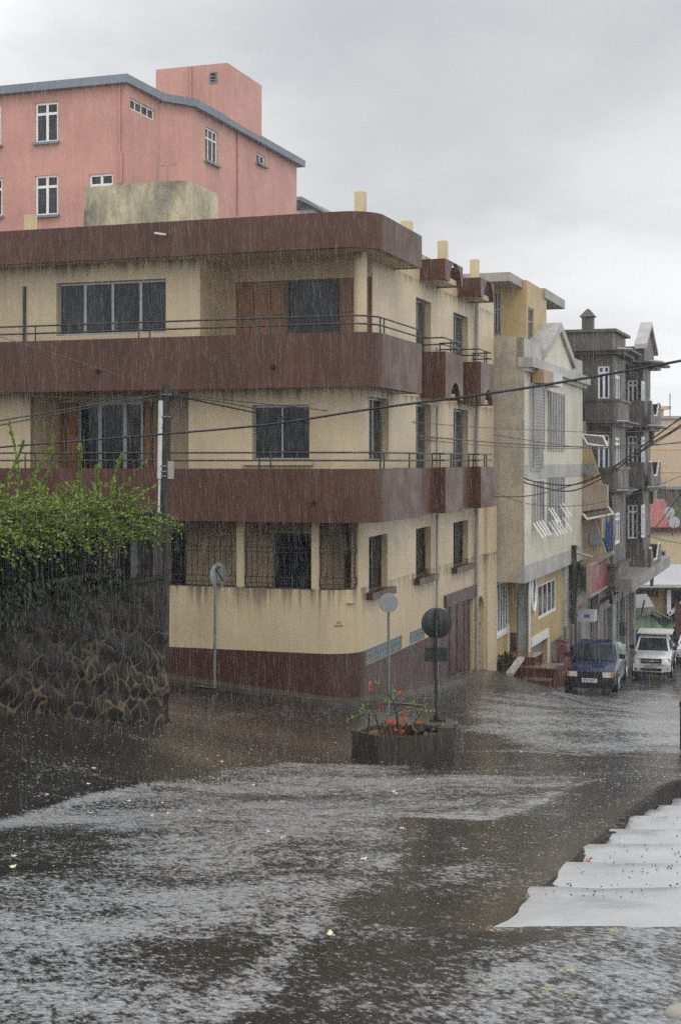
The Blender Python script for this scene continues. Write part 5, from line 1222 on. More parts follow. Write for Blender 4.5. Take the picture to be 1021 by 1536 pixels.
for i in range(70):
    p = P(U(572,614),1103,26.1); stm.tube([p, p+Vector((U(-.1,.1),U(-.1,.1),U(.1,.32)))], [.004,.002], 3, False)
stm.build('stems', M['bark'], BG_, smooth=0); lv.build('leaves', M['leaf'], BG_, sheet=True, smooth=0)
st_ = MB()
for i in range(220):
    p = P(U(566,618),1104,U(25.9,26.4)); d = Vector((U(-.2,.2),U(-.2,.2),U(.08,.3))); st_.quad(p, p+Vector((.008,0,0)), p+d+Vector((.004,0,0)), p+d)
st_.build('dry_grass', M['straw'], BG_, sheet=True, smooth=0)
for px, py, Y, mm in ((556,1028,26,'flowerpink'),(557,1034,26,'flowerpink'),(599,1040,26,'flower'),(604,1041.5,26,'flower'),(634.5,1042,26.1,'flowerpink'),(572,1064,26.1,'flowerpink'),(579.5,1081,25.9,'flower'),(590,1082,25.9,'flower'),(606,1078.5,26,'flower'),(608,1070,26,'flower'),(605,1088,26,'flowerpink'),(624,1086,25.9,'flower'),(631,1084,25.9,'flower'),(593,1095,25.9,'flowerpink'),(603,1097,25.9,'flower'),(584,1084,25.9,'flower')):
    b = MB(); c = P(px,py,Y)
    for k in range(16): leaf(b, c+rv()*.022, rv()+UP*.3, rv(), U(.028,.05), U(.028,.042))
    b.build('blossom', M[mm], BG_, sheet=True, smooth=0)
def disc(r, th, n=32): 
    b = MB(); b.lathe([(r*.98,-th/2),(r,-th/2+.004),(r,th/2-.004),(r*.98,th/2)], n, (0,0,0), 'y'); return b
S1 = thing('road_sign', 'black backed round road sign with small plate on the planter pedestal', 'road sign', (pc_.x,pc_.y,zt_))
zd = P(653,935,26.7).z-zt_; xo = P(654,690,26.7).x-pc_.x
b = MB(); b.tube([(xo,0,0),(xo,0,zd+.26)], .032, 8); b.tube([(xo,0,.5),(xo,0,.55)], .04, 8); b.build('post', M['signblack'], S1, local=True)
b = MB(); b.box(xo-.13,xo+.17,-.11,.11,.0,.035); b.tube([(xo,0,.03),(xo,0,.10)], .05, 8); b.build('base_plate', M['iron'], S1, local=True)
b = disc(.29,.03); b.v = [(v[0]+xo+.01,v[1]+.05,v[2]+zd) for v in b.v]; b.build('disc', M['signblack'], S1, local=True)
b = MB(); z_ = P(654,982,26.7).z-zt_; b.box(xo-.22,xo+.21,.035,.06,z_-.135,z_+.13); b.build('plate', M['signblack'], S1, local=True)
b = MB()
for dz in (-.12,.12): b = MB(); b.box(xo-.05,xo+.05,-.04,.036,zd+dz-.02,zd+dz+.02); b.build('bracket', M['iron'], S1, local=True)
p = P(582.5,690,31.6); S2 = thing('road_sign', 'pale round road sign seen from behind, in front of the curved corner wall', 'road sign', (p.x,p.y,g(p.x,p.y)))
zg = g(p.x,p.y); zd = P(582,904,31.6).z-zg; b = MB(); b.tube([(0,0,0),(.0,0,zd+.1)], .03, 8); b.build('post', M['galv'], S2, local=True)
b = disc(.215,.03); b.v = [(v[0],v[1]-.05,v[2]+zd) for v in b.v]; b.build('disc', M['signback'], S2, local=True)
p = P(322,690,32.6); zg = g(p.x,p.y)+.08; S3 = thing('road_sign', 'grey post with a round sign turned edgewise below the veranda grille', 'road sign', (p.x,p.y,zg))
zt3 = P(327,846,32.6).z-zg; b = MB(); b.tube([(0,0,0),(.02,0,zt3)], .034, 8); b.build('post', M['galv'], S3, local=True)
b = disc(.30,.03); rz = Matrix.Rotation(rad(57),3,'Z'); zc_ = P(327,864,32.6).z-zg; b.v = [tuple(rz @ Vector(v)+Vector((.08,.09,zc_))) for v in b.v]; b.build('disc', M['signback'], S3, local=True)
b = MB()
for dz in (-.2,.2): b.box(.0,.13,-.02,.08,zc_+dz-.025,zc_+dz+.02)
b.tube([(.03,-.05,zc_+.17),(.20,-.05,zc_-.12)], .018, 5); b.build('bracket', M['signblack'], S3, local=True)
p = P(933,690,66); S4 = thing('notice_sign', 'small dark rectangular notice on a thin post beside the pale shop wall', 'sign', (p.x,p.y,g(p.x,p.y)))
zg = g(p.x,p.y); z_ = P(933,943,66).z-zg; b = MB(); b.tube([(0,0,-.3),(0,0,z_+3.2)], .045, 6); b.build('post', M['galv'], S4, local=True)
b = MB(); b.box(-.17,.13,-.07,-.04,z_-.32,z_+.3); b.build('plate', M['signblack'], S4, local=True)
# ================================================================ VEHICLES
def section(hw, zb, zt, y, rb=.10, rt=.12):
    r = [(hw-.06,zb),(hw,zb+rb),(hw+.012,(zb+zt)/2),(hw-.01,zt-rt),(hw-rt*.8,zt-.02),(hw*.45,zt)]
    return [Vector((x,y,z)) for x,z in r]+[Vector((-x,y,z)) for x,z in r[::-1]]
def loft(b, secs):
    n = len(secs[0]); b.add([p for s_ in secs for p in s_], [[i*n+j,i*n+(j+1)%n,(i+1)*n+(j+1)%n,(i+1)*n+j] for i in range(len(secs)-1) for j in range(n)]+[list(range(n))[::-1],[(len(secs)-1)*n+j for j in range(n)]])
def vehicle(name, label, cat, loc, rz, body, H, hoodz, cab, length, plate_txt, bumper, group=None, double=False, low=None):
    T_ = thing(name, label, cat, loc, rz, group); hw = .82; zb = .34; Lh = length
    b = MB(); 
    loft(b, [section(hw-.10,zb+.12,hoodz-.26,0.0), section(hw-.03,zb+.06,hoodz-.14,.05), section(hw,zb+.04,hoodz-.06,.22), section(hw+.01,zb,hoodz,.7), section(hw+.02,zb,hoodz+.07,cab[0]), section(hw+.025,zb,hoodz+.10,cab[0]+.5), section(hw+.02,zb,hoodz+.11,Lh-.3), section(hw-.02,zb+.1,hoodz+.08,Lh)])
    BD = b.build('body', M[body], T_, local=True, smooth=50)
    if low:
        c = MB(); c.box(-hw-.035,hw+.035,.9,Lh-.25,zb-.02,zb+.30); c.build('lower_panel', M[low], T_, local=True)
    # cabin: base ring to roof ring
    y0,y1,y2,y3 = cab; zc0 = hoodz+.06; wb, wt = hw-.03, hw-.17
    base = [Vector((-wb,y0,zc0)),Vector((wb,y0,zc0)),Vector((wb,y3,zc0)),Vector((-wb,y3,zc0))]
    mid = [Vector((-wt-.01,y1-.06,H-.07)),Vector((wt+.01,y1-.06,H-.07)),Vector((wt+.01,y2+.05,H-.07)),Vector((-wt-.01,y2+.05,H-.07))]
    top = [Vector((-wt+.10,y1+.12,H)),Vector((wt-.10,y1+.12,H)),Vector((wt-.10,y2-.1,H)),Vector((-wt+.10,y2-.1,H))]
    b = MB(); b.add(base+mid+top, [[i+4*k,(i+1)%4+4*k,(i+1)%4+4+4*k,i+4+4*k] for k in range(2) for i in range(4)]+[[8,9,10,11]]); b.build('cabin', M[body], T_, local=True, smooth=30)
    def pane(A, Bq, Cq, D, u0, u1, v0, v1, nm, out=.012):
        f = lambda u, v: (A*(1-u)+Bq*u)*(1-v)+(D*(1-u)+Cq*u)*v
        n_ = (Bq-A).cross(D-A).normalized(); pts = [f(u0,v0),f(u1,v0),f(u1,v1),f(u0,v1)]
        if n_.dot(f(.5,.5)-Vector((0,(y0+y3)/2,H*.7))) < 0: n_ = -n_
        c = MB(); c.extr([p+n_*out for p in pts], -n_*.02); return c.build(nm, M['carglass'], T_, local=True)
    WS = pane(base[0],base[1],mid[1],mid[0],.06,.94,.04,.97,'windscreen')
    pane(base[3],base[2],mid[2],mid[3],.08,.92,.1,.93,'rear_window')
    for A,Bq,Cq,D in ((base[1],base[2],mid[2],mid[1]),(base[3],base[0],mid[0],mid[3])):
        sgn = 1 if A.x > 0 else -1
        cuts = ((.06,.46),(.52,.92)) if double else ((.08,.60),(.66,.92))
        if sgn < 0: cuts = tuple((1-c1,1-c0) for c0,c1 in cuts)
        for c0,c1 in cuts: pane(A,Bq,Cq,D,c0,c1,.08,.92,'side_window')
    b = MB(); n_ = (base[1]-base[0]).cross(mid[0]-base[0]).normalized()
    for x0,x1 in ((-.45,.02),(.08,.55)): a_ = Vector((x0,y0+.05,zc0+.05)); e_ = Vector((x1,y0+(y1-y0)*.55,zc0+(H-zc0)*.52)); b.tube([a_-Vector((0,.05,-.03)), e_-Vector((0,.04,-.03))], .012, 4)
    b.build('wiper', M['blackplastic'], T_, local=True)
    # wheels
    for sx in (-1,1):
        for yw in (.82, Lh-1.05):
            c = MB(); c.lathe([(.20,-.11),(.31,-.115),(.345,-.08),(.35,0),(.345,.08),(.31,.115),(.20,.11)], 24, (sx*(hw-.09),yw,.35), 'x'); o = c.build('wheel', M['rubber'], T_, local=True)
            c = MB(); s = sx*(hw+.02); c.lathe([(.05,0),(.20,.012),(.205,.0),(.19,-.03)], 18, (s,yw,.35), 'x'); 
            for k in range(5):
                aa = k*1.2566; c.box(s-.012,s+.018,yw+.1*math.cos(aa)-.03,yw+.1*math.cos(aa)+.03,.35+.1*math.sin(aa)-.03,.35+.1*math.sin(aa)+.03)
            c.build('rim', M['rim'], o, local=True)
            c = MB(); pr = [(yw+.43*math.cos(math.pi*i/12), .34+.43*math.sin(math.pi*i/12)) for i in range(13)]; c.extr([(sx*(hw+.036),y,z) for y,z in pr], (-sx*.05,0,0)); c.build('wheel_arch', M['blackplastic'], T_, local=True)
            if True: o.location.x = sx*.06
    b = MB(); b.box(-hw+.05,hw-.05,.1,Lh-.1,.22,.40); b.build('chassis', M['blackplastic'], T_, local=True)
    # front end
    zf = hoodz-.30
    if bumper == 'black':
        b = MB(); loft(b, [[Vector((x,-.12+ (.10 if abs(x) > .7 else 0),z)) for x,z in ((-hw-.02,.38),(hw+.02,.38),(hw+.02,.60),(-hw-.02,.60))],[Vector((x,.30,z)) for x,z in ((-hw-.04,.36),(hw+.04,.36),(hw+.04,.62),(-hw-.04,.62))]]); b.build('bumper', M['blackplastic'], T_, local=True)
        b = MB(); b.box(-.40,.40,-.035,.06,zf-.06,zf+.10); o = b.build('grille', M['blackplastic'], T_, local=True)
        b = MB(); b.box(-.42,.42,-.045,-.036,zf+.10,zf+.13); b.box(-.12,.12,-.045,-.036,zf+.0,zf+.04); b.build('grille_trim', M['bluecar'], o, local=True)
        for sx in (-1,1):
            b = MB(); b.box(min(sx*.43,sx*.70),max(sx*.43,sx*.70),-.035,.08,zf-.05,zf+.12); b.build('headlight', M['lamp'], T_, local=True)
            b = MB(); b.box(min(sx*.705,sx*.79),max(sx*.705,sx*.79),-.02,.14,zf-.05,zf+.12); b.build('indicator', M['amber'], T_, local=True)
        pz, py_ = .53, -.135
    else:
        b = MB(); loft(b, [[Vector((x,-.10+(.14 if abs(x) > .6 else 0),z)) for x,z in ((-hw,.40),(-.5,.38),(.5,.38),(hw,.40),(hw,.72),(.5,.74),(-.5,.74),(-hw,.72))],[Vector((x,.35,z)) for x,z in ((-hw-.03,.36),(-.5,.36),(.5,.36),(hw+.03,.36),(hw+.03,.76),(.5,.78),(-.5,.78),(-hw-.03,.76))]]); b.build('bumper', M[body], T_, local=True, smooth=50)
        b = MB(); b.box(-.47,.47,-.125,-.05,.44,.55); b.build('air_intake', M['blackplastic'], T_, local=True)
        for sx in (-1,1):
            b = MB(); b.lathe([(.085,-.02),(.085,.03)], 14, (sx*.66,.01,.52), 'y'); b.build('fog_light', M['blackplastic'], T_, local=True)
            b = MB(); x0,x1 = sorted((sx*.46,sx*.80)); b.hexa([(x0,-.03 if sx>0 else .12,zf-.02),(x1,.12 if sx>0 else -.03,zf+.02),(x1,.3,zf+.02),(x0,.2,zf-.02)],[(x0,-.02 if sx>0 else .14,zf+.17),(x1,.14 if sx>0 else -.02,zf+.20),(x1,.3,zf+.20),(x0,.2,zf+.17)]); o = b.build('headlight', M['carglass'] if False else M['lamp'], T_, local=True)
            b = MB(); x0,x1 = sorted((sx*.70,sx*.815)); b.box(x0,x1,.06,.2,zf+.04,zf+.15); b.build('indicator', M['amber'], o, local=True)
        b = MB(); b.box(-.45,.45,-.05,.06,zf-.03,zf+.17); o = b.build('grille', M['blackplastic'], T_, local=True)
        b = MB(); b.box(-.40,-.10,-.06,-.051,zf+.05,zf+.09); b.box(.10,.40,-.06,-.051,zf+.05,zf+.09); b.build('grille_bar', M['rim'], o, local=True)
        b = MB(); b.lathe([(.09,-.07),(.10,-.06),(.10,-.05)], 16, (0,0,zf+.07), 'y'); b.v = [(v[0],v[1],zf+.07+(v[2]-zf-.07)*.55) for v in b.v]; b.build('badge', M['rim'], o, local=True)
        pz, py_ = .63, -.125
    b = MB(); b.box(-.26,.26,py_-.012,py_,pz-.07,pz+.07); o = b.build('number_plate', M['plate' if bumper == 'black' else 'plateyellow'], T_, local=True)
    tx = text(plate_txt, 'plate_lettering', .12, M['blackplastic'], o, (0,py_-.014,pz), (rad(90),0,0), .001)
    for sx in (-1,1):
        b = MB(); x0,x1 = sorted((sx*(hw+.03),sx*(hw+.24))); b.box(x0,x1,y0+.22,y0+.32,zc0+.06,zc0+.22); b.build('mirror', M['blackplastic'], T_, local=True)
        b = MB(); x0,x1 = sorted((sx*(hw+.028),sx*(hw+.04))); b.box(x0,x1,y0+.85,y0+.98,zc0-.16,zc0-.12); b.build('door_handle', M['blackplastic'], T_, local=True)
        b = MB()
        for yy_ in ((y0+.12,y3-.06) if not double else (y0+.12,y0+1.15,y3-.02)): b.box(sx*(hw+.026)-.003,sx*(hw+.026)+.003,yy_-.008,yy_+.008,zb+.18,zc0-.02)
        b.build('door_seam', M['blackplastic'], T_, local=True)
    return T_
p = P(884,690,48.6); zv = g(p.x,p.y)
BLU = vehicle('pickup_truck', 'dark blue pickup with black bumper parked by the entrance steps', 'pickup truck', (p.x,p.y,zv), -TH+rad(2), 'bluecar', 1.62, .98, (1.10,1.75,2.55,2.95), 4.7, 'EW 307', 'black', 'vehicles parked down the street', low='silvercar')
b = MB(); b.box(-.78,.78,3.1,4.6,1.05,1.22); loft(b, [[Vector((x,3.1,z)) for x,z in ((-.75,1.0),(.75,1.0),(.6,1.42),(-.6,1.42))],[Vector((x,4.5,z)) for x,z in ((-.75,1.0),(.75,1.0),(.6,1.30),(-.6,1.30))]]); b.build('load_cover', M['awning'], BLU, local=True)
p = P(976,690,64.5); WHT = vehicle('pickup_truck', 'white double cab pickup with roof board parked behind the blue one', 'pickup truck', (p.x,p.y,g(p.x,p.y)), -TH+rad(3), 'whitecar', 1.78, 1.10, (1.15,1.85,3.0,3.5), 5.0, '7080 NP 11', 'body', 'vehicles parked down the street', double=True)
b = MB(); 
for x in (-.55,.55): b.tube([(x,1.95,1.79),(x,1.95,1.88),(x,3.0,1.88),(x,3.0,1.79)], .02, 5)
o = b.build('roof_rack', M['blackplastic'], WHT, local=True); b = MB(); b.box(-.75,.85,1.7,3.6,1.89,1.93); b.build('roof_board', M['white'], o, local=True)
p = P(1036,690,76); CR = vehicle('parked_car', 'pale car at right edge half hidden by the white pickup', 'car', (p.x,p.y,g(p.x,p.y)), -TH, 'whitecar', 1.55, .92, (1.05,1.8,3.2,3.9), 4.3, '1146 JL 08', 'body', 'vehicles parked down the street', double=True)
# motorcycle
MC = thing('motorcycle', 'small motorcycle parked between the entrance steps and the blue pickup', 'motorcycle', (*W(.93,18.5)[:2], g(*W(.93,18.5)[:2])), -TH+rad(8))
for y in (0,1.22):
    b = MB(); b.lathe([(.22,-.035),(.27,-.04),(.29,0),(.27,.04),(.22,.035)], 20, (0,y,.29), 'x'); o = b.build('wheel', M['rubber'], MC, local=True); b = MB(); b.lathe([(.04,-.03),(.21,-.01),(.21,.01),(.04,.03)], 14, (0,y,.29), 'x'); b.build('rim', M['rim'], o, local=True)
b = MB(); b.tube([(-.09,0,.29),(-.09,.2,.82),(-.09,.24,.92)], .022, 6); b.tube([(.09,0,.29),(.09,.2,.82),(.09,.24,.92)], .022, 6); b.build('fork', M['galv'], MC, local=True)
b = MB(); b.tube([(-.34,.34,.96),(-.12,.24,.97),(.12,.24,.97),(.34,.34,.96)], .016, 6); b.tube([(-.3,.3,.97),(-.32,.26,1.18)], .008, 4); b.tube([(.3,.3,.97),(.32,.26,1.18)], .008, 4); b.build('handlebar', M['iron'], MC, local=True)
b = MB(); b.lathe([(.05,.14),(.10,.06),(.10,.03)], 14, (0,0,.83), 'y'); b.build('headlight', M['lamp'], MC, local=True)
b = MB(); b.tube([(0,.3,.74),(0,.5,.80),(0,.75,.74)], [.10,.14,.10], 10); b.build('tank', M['bluecar'], MC, local=True)
b = MB(); b.tube([(0,.72,.76),(0,1.0,.77),(0,1.45,.80)], [.10,.13,.09], 8); b.build('seat', M['blackplastic'], MC, local=True)
b = MB(); b.box(-.15,.15,.42,.82,.26,.56); b.tube([(.17,.5,.3),(.18,1.3,.34)], .04, 6); b.tube([(0,.25,.8),(0,.45,.3),(0,1.22,.29)], .025, 5); b.build('engine', M['galv'], MC, local=True)
b = MB(); b.box(-.07,.07,-.16,.18,.585,.61); b.build('mudguard', M['bluecar'], MC, local=True)
# ================================================================ PEOPLE
def skinmesh(name, joints, edges, mat, par, sub=2):
    me = bpy.data.meshes.new(name); me.from_pydata([j[:3] for j in joints], edges, []); o = bpy.data.objects.new(name, me); COL.objects.link(o); o.parent = par
    me.materials.append(mat)
    sk = o.modifiers.new('skin', 'SKIN'); sk.use_smooth_shade = True
    for i, j in enumerate(joints):
        v = me.skin_vertices[0].data[i]; r = j[3] if isinstance(j[3], tuple) else (j[3], j[3]); v.radius = r; v.use_root = (i == 0)
    s_ = o.modifiers.new('sub', 'SUBSURF'); s_.levels = sub; s_.render_levels = sub
    WM[o.name] = WM[par.name]; return o
def person(label, loc, rz, shirt, trousers, scale=1.):
    T_ = thing('person', label, 'person', loc, rz)
    J = [(0,0,.95,(.13,.10)),(0,0,1.15,(.12,.09)),(0,-.03,1.38,(.15,.10)),(0,-.05,1.48,(.055,.055)),(0,-.08,1.56,(.06,.065)),(0,-.10,1.64,(.078,.095)),(0,-.10,1.73,(.05,.06)),
         (.19,-.03,1.41,(.055,.055)),(.25,-.02,1.13,(.042,.042)),(.22,-.20,.95,(.032,.032)),(.20,-.27,.90,(.035,.02)),(-.19,-.03,1.41,(.055,.055)),(-.25,-.02,1.13,(.042,.042)),(-.22,-.20,.95,(.032,.032)),(-.20,-.27,.90,(.035,.02)),
         (.09,0,.88,(.085,.085)),(.10,-.06,.48,(.058,.058)),(.10,.0,.08,(.04,.04)),(.11,-.14,.03,(.035,.025)),(-.09,0,.88,(.085,.085)),(-.10,.08,.48,(.058,.058)),(-.10,.16,.08,(.04,.04)),(-.11,.03,.03,(.035,.025))]
    E = [(0,1),(1,2),(2,3),(3,4),(4,5),(5,6),(2,7),(7,8),(8,9),(9,10),(2,11),(11,12),(12,13),(13,14),(0,15),(15,16),(16,17),(17,18),(0,19),(19,20),(20,21),(21,22)]
    for s_ in (0,1):
        k = 10 if s_ == 0 else 14; sx = 1 if s_ == 0 else -1; bx_ = J[k]
        for f in range(5):
            if f < 4: tip = (bx_[0]+sx*(.018-.012*f), bx_[1]-.05-.006*(1-abs(f-1.5)), bx_[2]-.03, .008); md = (bx_[0]+sx*(.018-.012*f), bx_[1]-.03, bx_[2]-.008, .009)
            else: md = (bx_[0]-sx*.03, bx_[1]-.005, bx_[2]-.0, .010); tip = (bx_[0]-sx*.045, bx_[1]-.03, bx_[2]-.012, .008)
            J.append(md); E.append((k,len(J)-1)); J.append(tip); E.append((len(J)-2,len(J)-1))
    bd = skinmesh('body', J, E, M['skin'], T_)
    f_ = MB(); f_.lathe([(.006,-.02),(.014,.0),(.004,.02)], 8, (0,-.205,1.635)); 
    for sx in (-1,1): f_.lathe([(.004,-.02),(.018,0),(.004,.02)], 8, (sx*.082,-.09,1.64))
    f_.build('nose_and_ears', M['skin'], bd, local=True)
    f_ = MB()
    for sx in (-1,1): f_.lathe([(.003,-.012),(.012,0),(.003,.012)], 8, (sx*.032,-.187,1.665))
    f_.box(-.022,.022,-.190,-.178,1.588,1.594); f_.build('eyes_and_mouth', M['hair'], bd, local=True)
    h_ = MB(); h_.lathe([(.02,.155),(.06,.14),(.093,.09),(.104,.03),(.10,-.03),(.07,-.07)], 16, (0,-.065,1.645)); h_.build('hair', M['hair'], bd, local=True)
    s = 1.12
    skinmesh('shirt', [(0,0,.90,(.155,.12)),(0,0,1.15,(.14,.11)),(0,-.03,1.38,(.165,.115)),(0,-.045,1.46,(.08,.075)),(.195,-.03,1.40,(.075,.075)),(.235,-.025,1.20,(.062,.062)),(-.195,-.03,1.40,(.075,.075)),(-.235,-.025,1.20,(.062,.062))], [(0,1),(1,2),(2,3),(2,4),(4,5),(2,6),(6,7)], M[shirt], bd)
    skinmesh('trousers', [(0,0,.94,(.145,.115)),(.09,0,.86,(.10,.10)),(.10,-.06,.48,(.075,.075)),(.10,.0,.12,(.062,.062)),(-.09,0,.86,(.10,.10)),(-.10,.08,.48,(.075,.075)),(-.10,.16,.12,(.062,.062))], [(0,1),(1,2),(2,3),(0,4),(4,5),(5,6)], M[trousers], bd)
    return T_
p = P(911.5,690,55.); person('person with short dark hair in dark clothes walking behind the blue pickup', (p.x,p.y,P(911,959,55).z-1.75), rad(62), 'darkcloth', 'darkcloth')
p = P(1002,690,78); person('distant person in a white shirt standing under the green awning', (p.x,p.y,P(1002,954,78).z-1.75), rad(20), 'whitecloth', 'darkcloth')
# right edge post
p = P(1024,690,29); bo = thing('bollard', 'black post just showing at the right edge of the road', 'bollard', (p.x,p.y,g(p.x,p.y))); b = MB(); b.lathe([(.07,-.2),(.07,.85),(.085,.87),(.085,.95),(.04,1.0)], 14); b.build('shaft', M['iron'], bo, local=True)
# ================================================================ PETALS, LEAVES, LITTER ON THE ROAD
def litter(name, label, cat, group, spots, mat, size, kind):
    src = {}
    for i, (px, py) in enumerate(spots):
        q_ = G(px,py); k = i % 4
        if k not in src:
            b = MB()
            if kind == 'petal':
                for j in range(5):
                    a = j*1.256+rnd(); d = Vector((math.cos(a),math.sin(a),U(.2,.9))); leaf(b, Vector((0,0,.012)), d, UP, size*U(.7,1.1), size*.8)
            else:
                d = Vector((1,U(-.3,.3),U(.0,.25))); leaf(b, Vector((-size/2,0,.012)), d, UP, size*1.2, size*.55); leaf(b, Vector((0,0,.014)), Vector((-.4,1,.3)), UP, size*.7, size*.4)
            o = b.build(name, M[mat], sheet=True, smooth=0); src[k] = o
        else:
            o = src[k].copy(); COL.objects.link(o)
        o.location = (q_.x,q_.y,q_.z+.012); o.rotation_euler = (0,0,U(0,6.28)); s = U(.75,1.3); o.scale = (s,s,s)
        tag(o, label, cat, group)
litter('fallen_petal', 'small pale blossom lying on the dark wet road', 'petal', 'pale petals scattered over the wet road',
 [(71,1197),(141,1157),(133,1180),(135,1224),(228,1228),(97,1153),(327,1137),(333,1146),(361,1149),(298,1188),(244,1208),(195,1206),(327,1172),(252,1224),(380,1181),(495,1189),(593,1195),(603,1248),(503,1117),(425,1262),(402,1253),(300,1220),(21,1290),(20,1307),(496,1411),(781,1131),(837,1137),(696,1278),(545,1296),(590,1192),(627,1172)], 'petal', .036, 'petal')
litter('fallen_leaf', 'small brown leaf lying on the dark wet road', 'leaf', 'brown leaves scattered over the wet road', [(6,1173),(15,1182),(425,1200),(440,1166),(291,1211),(495,1143),(540,1138),(612,1163),(655,1135),(450,1170),(240,1297),(660,1210),(620,1235)], 'brownleaf', .045, 'leaf')
for px, py, lab in ((735,1485,'yellow leaf nearest the bottom on the wet asphalt'),(853,1464,'curled yellow leaf on the asphalt just below the pale steps'),(846,1503,'faint yellow leaf low on the asphalt left of the stone'),(920,1403,'yellow leaf lying right at the foot of the pale steps'),(816,1492,'thin yellowish leaf between the two larger yellow leaves'),(736,1402,'pale yellow leaf beside the left tip of the lowest pale step'),(493,1134,'yellow leaf floating in front of the planter box')):
    q_ = G(px,py); b = MB(); leaf(b, Vector((-.03,0,.01)), Vector((1,.2,.25)), UP, .055, .022); leaf(b, Vector((.02,0,.012)), Vector((.3,1,.3)), UP, .028, .018); o = b.build('fallen_leaf', M['yellowleaf'], sheet=True, smooth=0); o.location = (q_.x,q_.y,q_.z+.012); o.rotation_euler = (0,0,U(0,6)); tag(o, lab, 'leaf')
q_ = P(880,1289,11.75); WR = thing('crumpled_wrapper', 'crumpled crimson and cream wrapper in the gutter beside the pale steps', 'litter', (q_.x,q_.y,q_.z-.02)); b = MB(); b2 = MB()
for i in range(18): leaf(b if i % 3 else b2, Vector((U(-.02,.02),U(-.015,.015),U(0,.03))), rv(), rv(), .028, .022)
b.build('wrapper', M['crimson'], WR, local=True, sheet=True, smooth=0); b2.build('lining', M['petal'], WR, local=True, sheet=True, smooth=0)
q_ = G(1017,1524); b = MB(); b.lathe([(.02,-.03),(.06,-.02),(.07,.02),(.05,.05),(.01,.055)], 9); b.v = [(v[0]+.02*math.sin(v[1]*40),v[1],v[2]) for v in b.v]; o = b.build('pale_stone', M['slab'], smooth=60); o.location = q_; tag(o, 'pale stone at the bottom right corner of the asphalt', 'stone')
# grit on the steps
b = MB()
for i in range(420):
    px, py = U(790,1021), U(1210,1388); k = None
    for j in range(10):
        z = zs[j]; r_ = ray(px,py); Y = z/r_.z
        if ends[j] < Y < ends[j+1] and r_.x*Y > np.interp(Y, eY, eX)+.03: k = Vector((r_.x*Y,Y,z)); break
    if k is None: continue
    v_ = (k.y-ends[j])/(ends[j+1]-ends[j])
    if rnd() > .12+.88*math.exp(-(1-v_)*5): continue
    k.z += .003+.03*(1-v_) if j else .008; s = U(.004,.012); a_ = U(0,3); d_ = Vector((math.cos(a_),math.sin(a_),0)); e_ = Vector((-d_.y,d_.x,0))
    b.hexa([k-d_*s,k-e_*s*.6,k+d_*s,k+e_*s*.6],[q+Vector((0,0,U(.003,.009))) for q in (k-d_*s*.7,k-e_*s*.4,k+d_*s*.8,k+e_*s*.5)])
tag(b.build('grit', M['soil'], smooth=0), 'dark grit and bits scattered over the pale wet steps', 'grit', kind='stuff')
# ================================================================ RAIN AND SPLASHES
NR = 125000
rs = np.random.RandomState(3)
Yr = (rs.uniform(8.0**1.45, 43**1.45, NR))**(1/1.45); Xr = rs.uniform(-.36,.36,NR)*Yr; Zr = rs.uniform(-.42,.36,NR)*Yr
gr = gz(Xr,Yr); ok = (Zr > gr+.25)
Xr, Yr, Zr = Xr[ok], Yr[ok], Zr[ok]; n_ = len(Xr)
Lr = (.06+.30*rs.uniform(0,1,n_)**1.5)*np.clip(Yr/16,.45,1.3); wr = (.0007+.0018*rs.uniform(0,1,n_)**2.2)*np.clip(Yr/16,.35,1.7)
sl = rs.normal(-.035,.02,n_)
base = np.c_[Xr,Yr,Zr]; axis = np.c_[sl*Lr, np.zeros(n_), Lr]
ang3 = np.array([0,2.094,4.189]); V_ = np.empty((n_,5,3)); V_[:,0] = base; V_[:,4] = base+axis
for k in range(3): V_[:,1+k] = base+axis*.4+np.c_[wr*math.cos(ang3[k]), wr*math.sin(ang3[k]), np.zeros(n_)]
fi = np.array([[0,2,1],[0,3,2],[0,1,3],[4,1,2],[4,2,3],[4,3,1]]); F_ = (np.arange(n_)[:,None,None]*5+fi[None]).reshape(-1,3)
me = bpy.data.meshes.new('rain'); me.from_pydata(V_.reshape(-1,3).tolist(), [], F_.tolist()); me.materials.append(M['rain'])
o = bpy.data.objects.new('rain', me); COL.objects.link(o); tag(o, 'heavy falling rain drops in front of the street', 'rain', kind='stuff')
NS = 11000
Ys = (rs.uniform(0,1,NS)**1.5)*34+5; Xs = rs.uniform(-.27,.27,NS)*Ys; ok = ~((Xs > np.interp(Ys,eY,eX)-.1)&(Ys > 9)&(Ys < 24.3))
Xs, Ys = Xs[ok], Ys[ok]; Zs = gz(Xs,Ys)+.012; n_ = len(Xs); rr = (.003+.014*rs.uniform(0,1,n_)**3)*np.clip(Ys/14,.6,1.5); hh = (.001+.006*rs.uniform(0,1,n_)**2)*np.clip(Ys/14,.6,1.5)
V_ = np.empty((n_,9,3)); 
for k in range(8):
    a = k*math.pi/4; f = 1. if k % 2 else .55
    V_[:,k] = np.c_[Xs+rr*f*math.cos(a), Ys+rr*f*math.sin(a), Zs+(0 if k % 2 == 0 else 1)*hh*.25]
V_[:,8] = np.c_[Xs,Ys,Zs+hh]
fi = np.array([[k,(k+1)%8,8] for k in range(8)]); F_ = (np.arange(n_)[:,None,None]*9+fi[None]).reshape(-1,3)
me = bpy.data.meshes.new('splashes'); me.from_pydata(V_.reshape(-1,3).tolist(), [], F_.tolist()); me.materials.append(M['splash'])
o = bpy.data.objects.new('splashes', me); COL.objects.link(o); tag(o, 'white rain drop splashes all over the wet road', 'splash', kind='stuff')
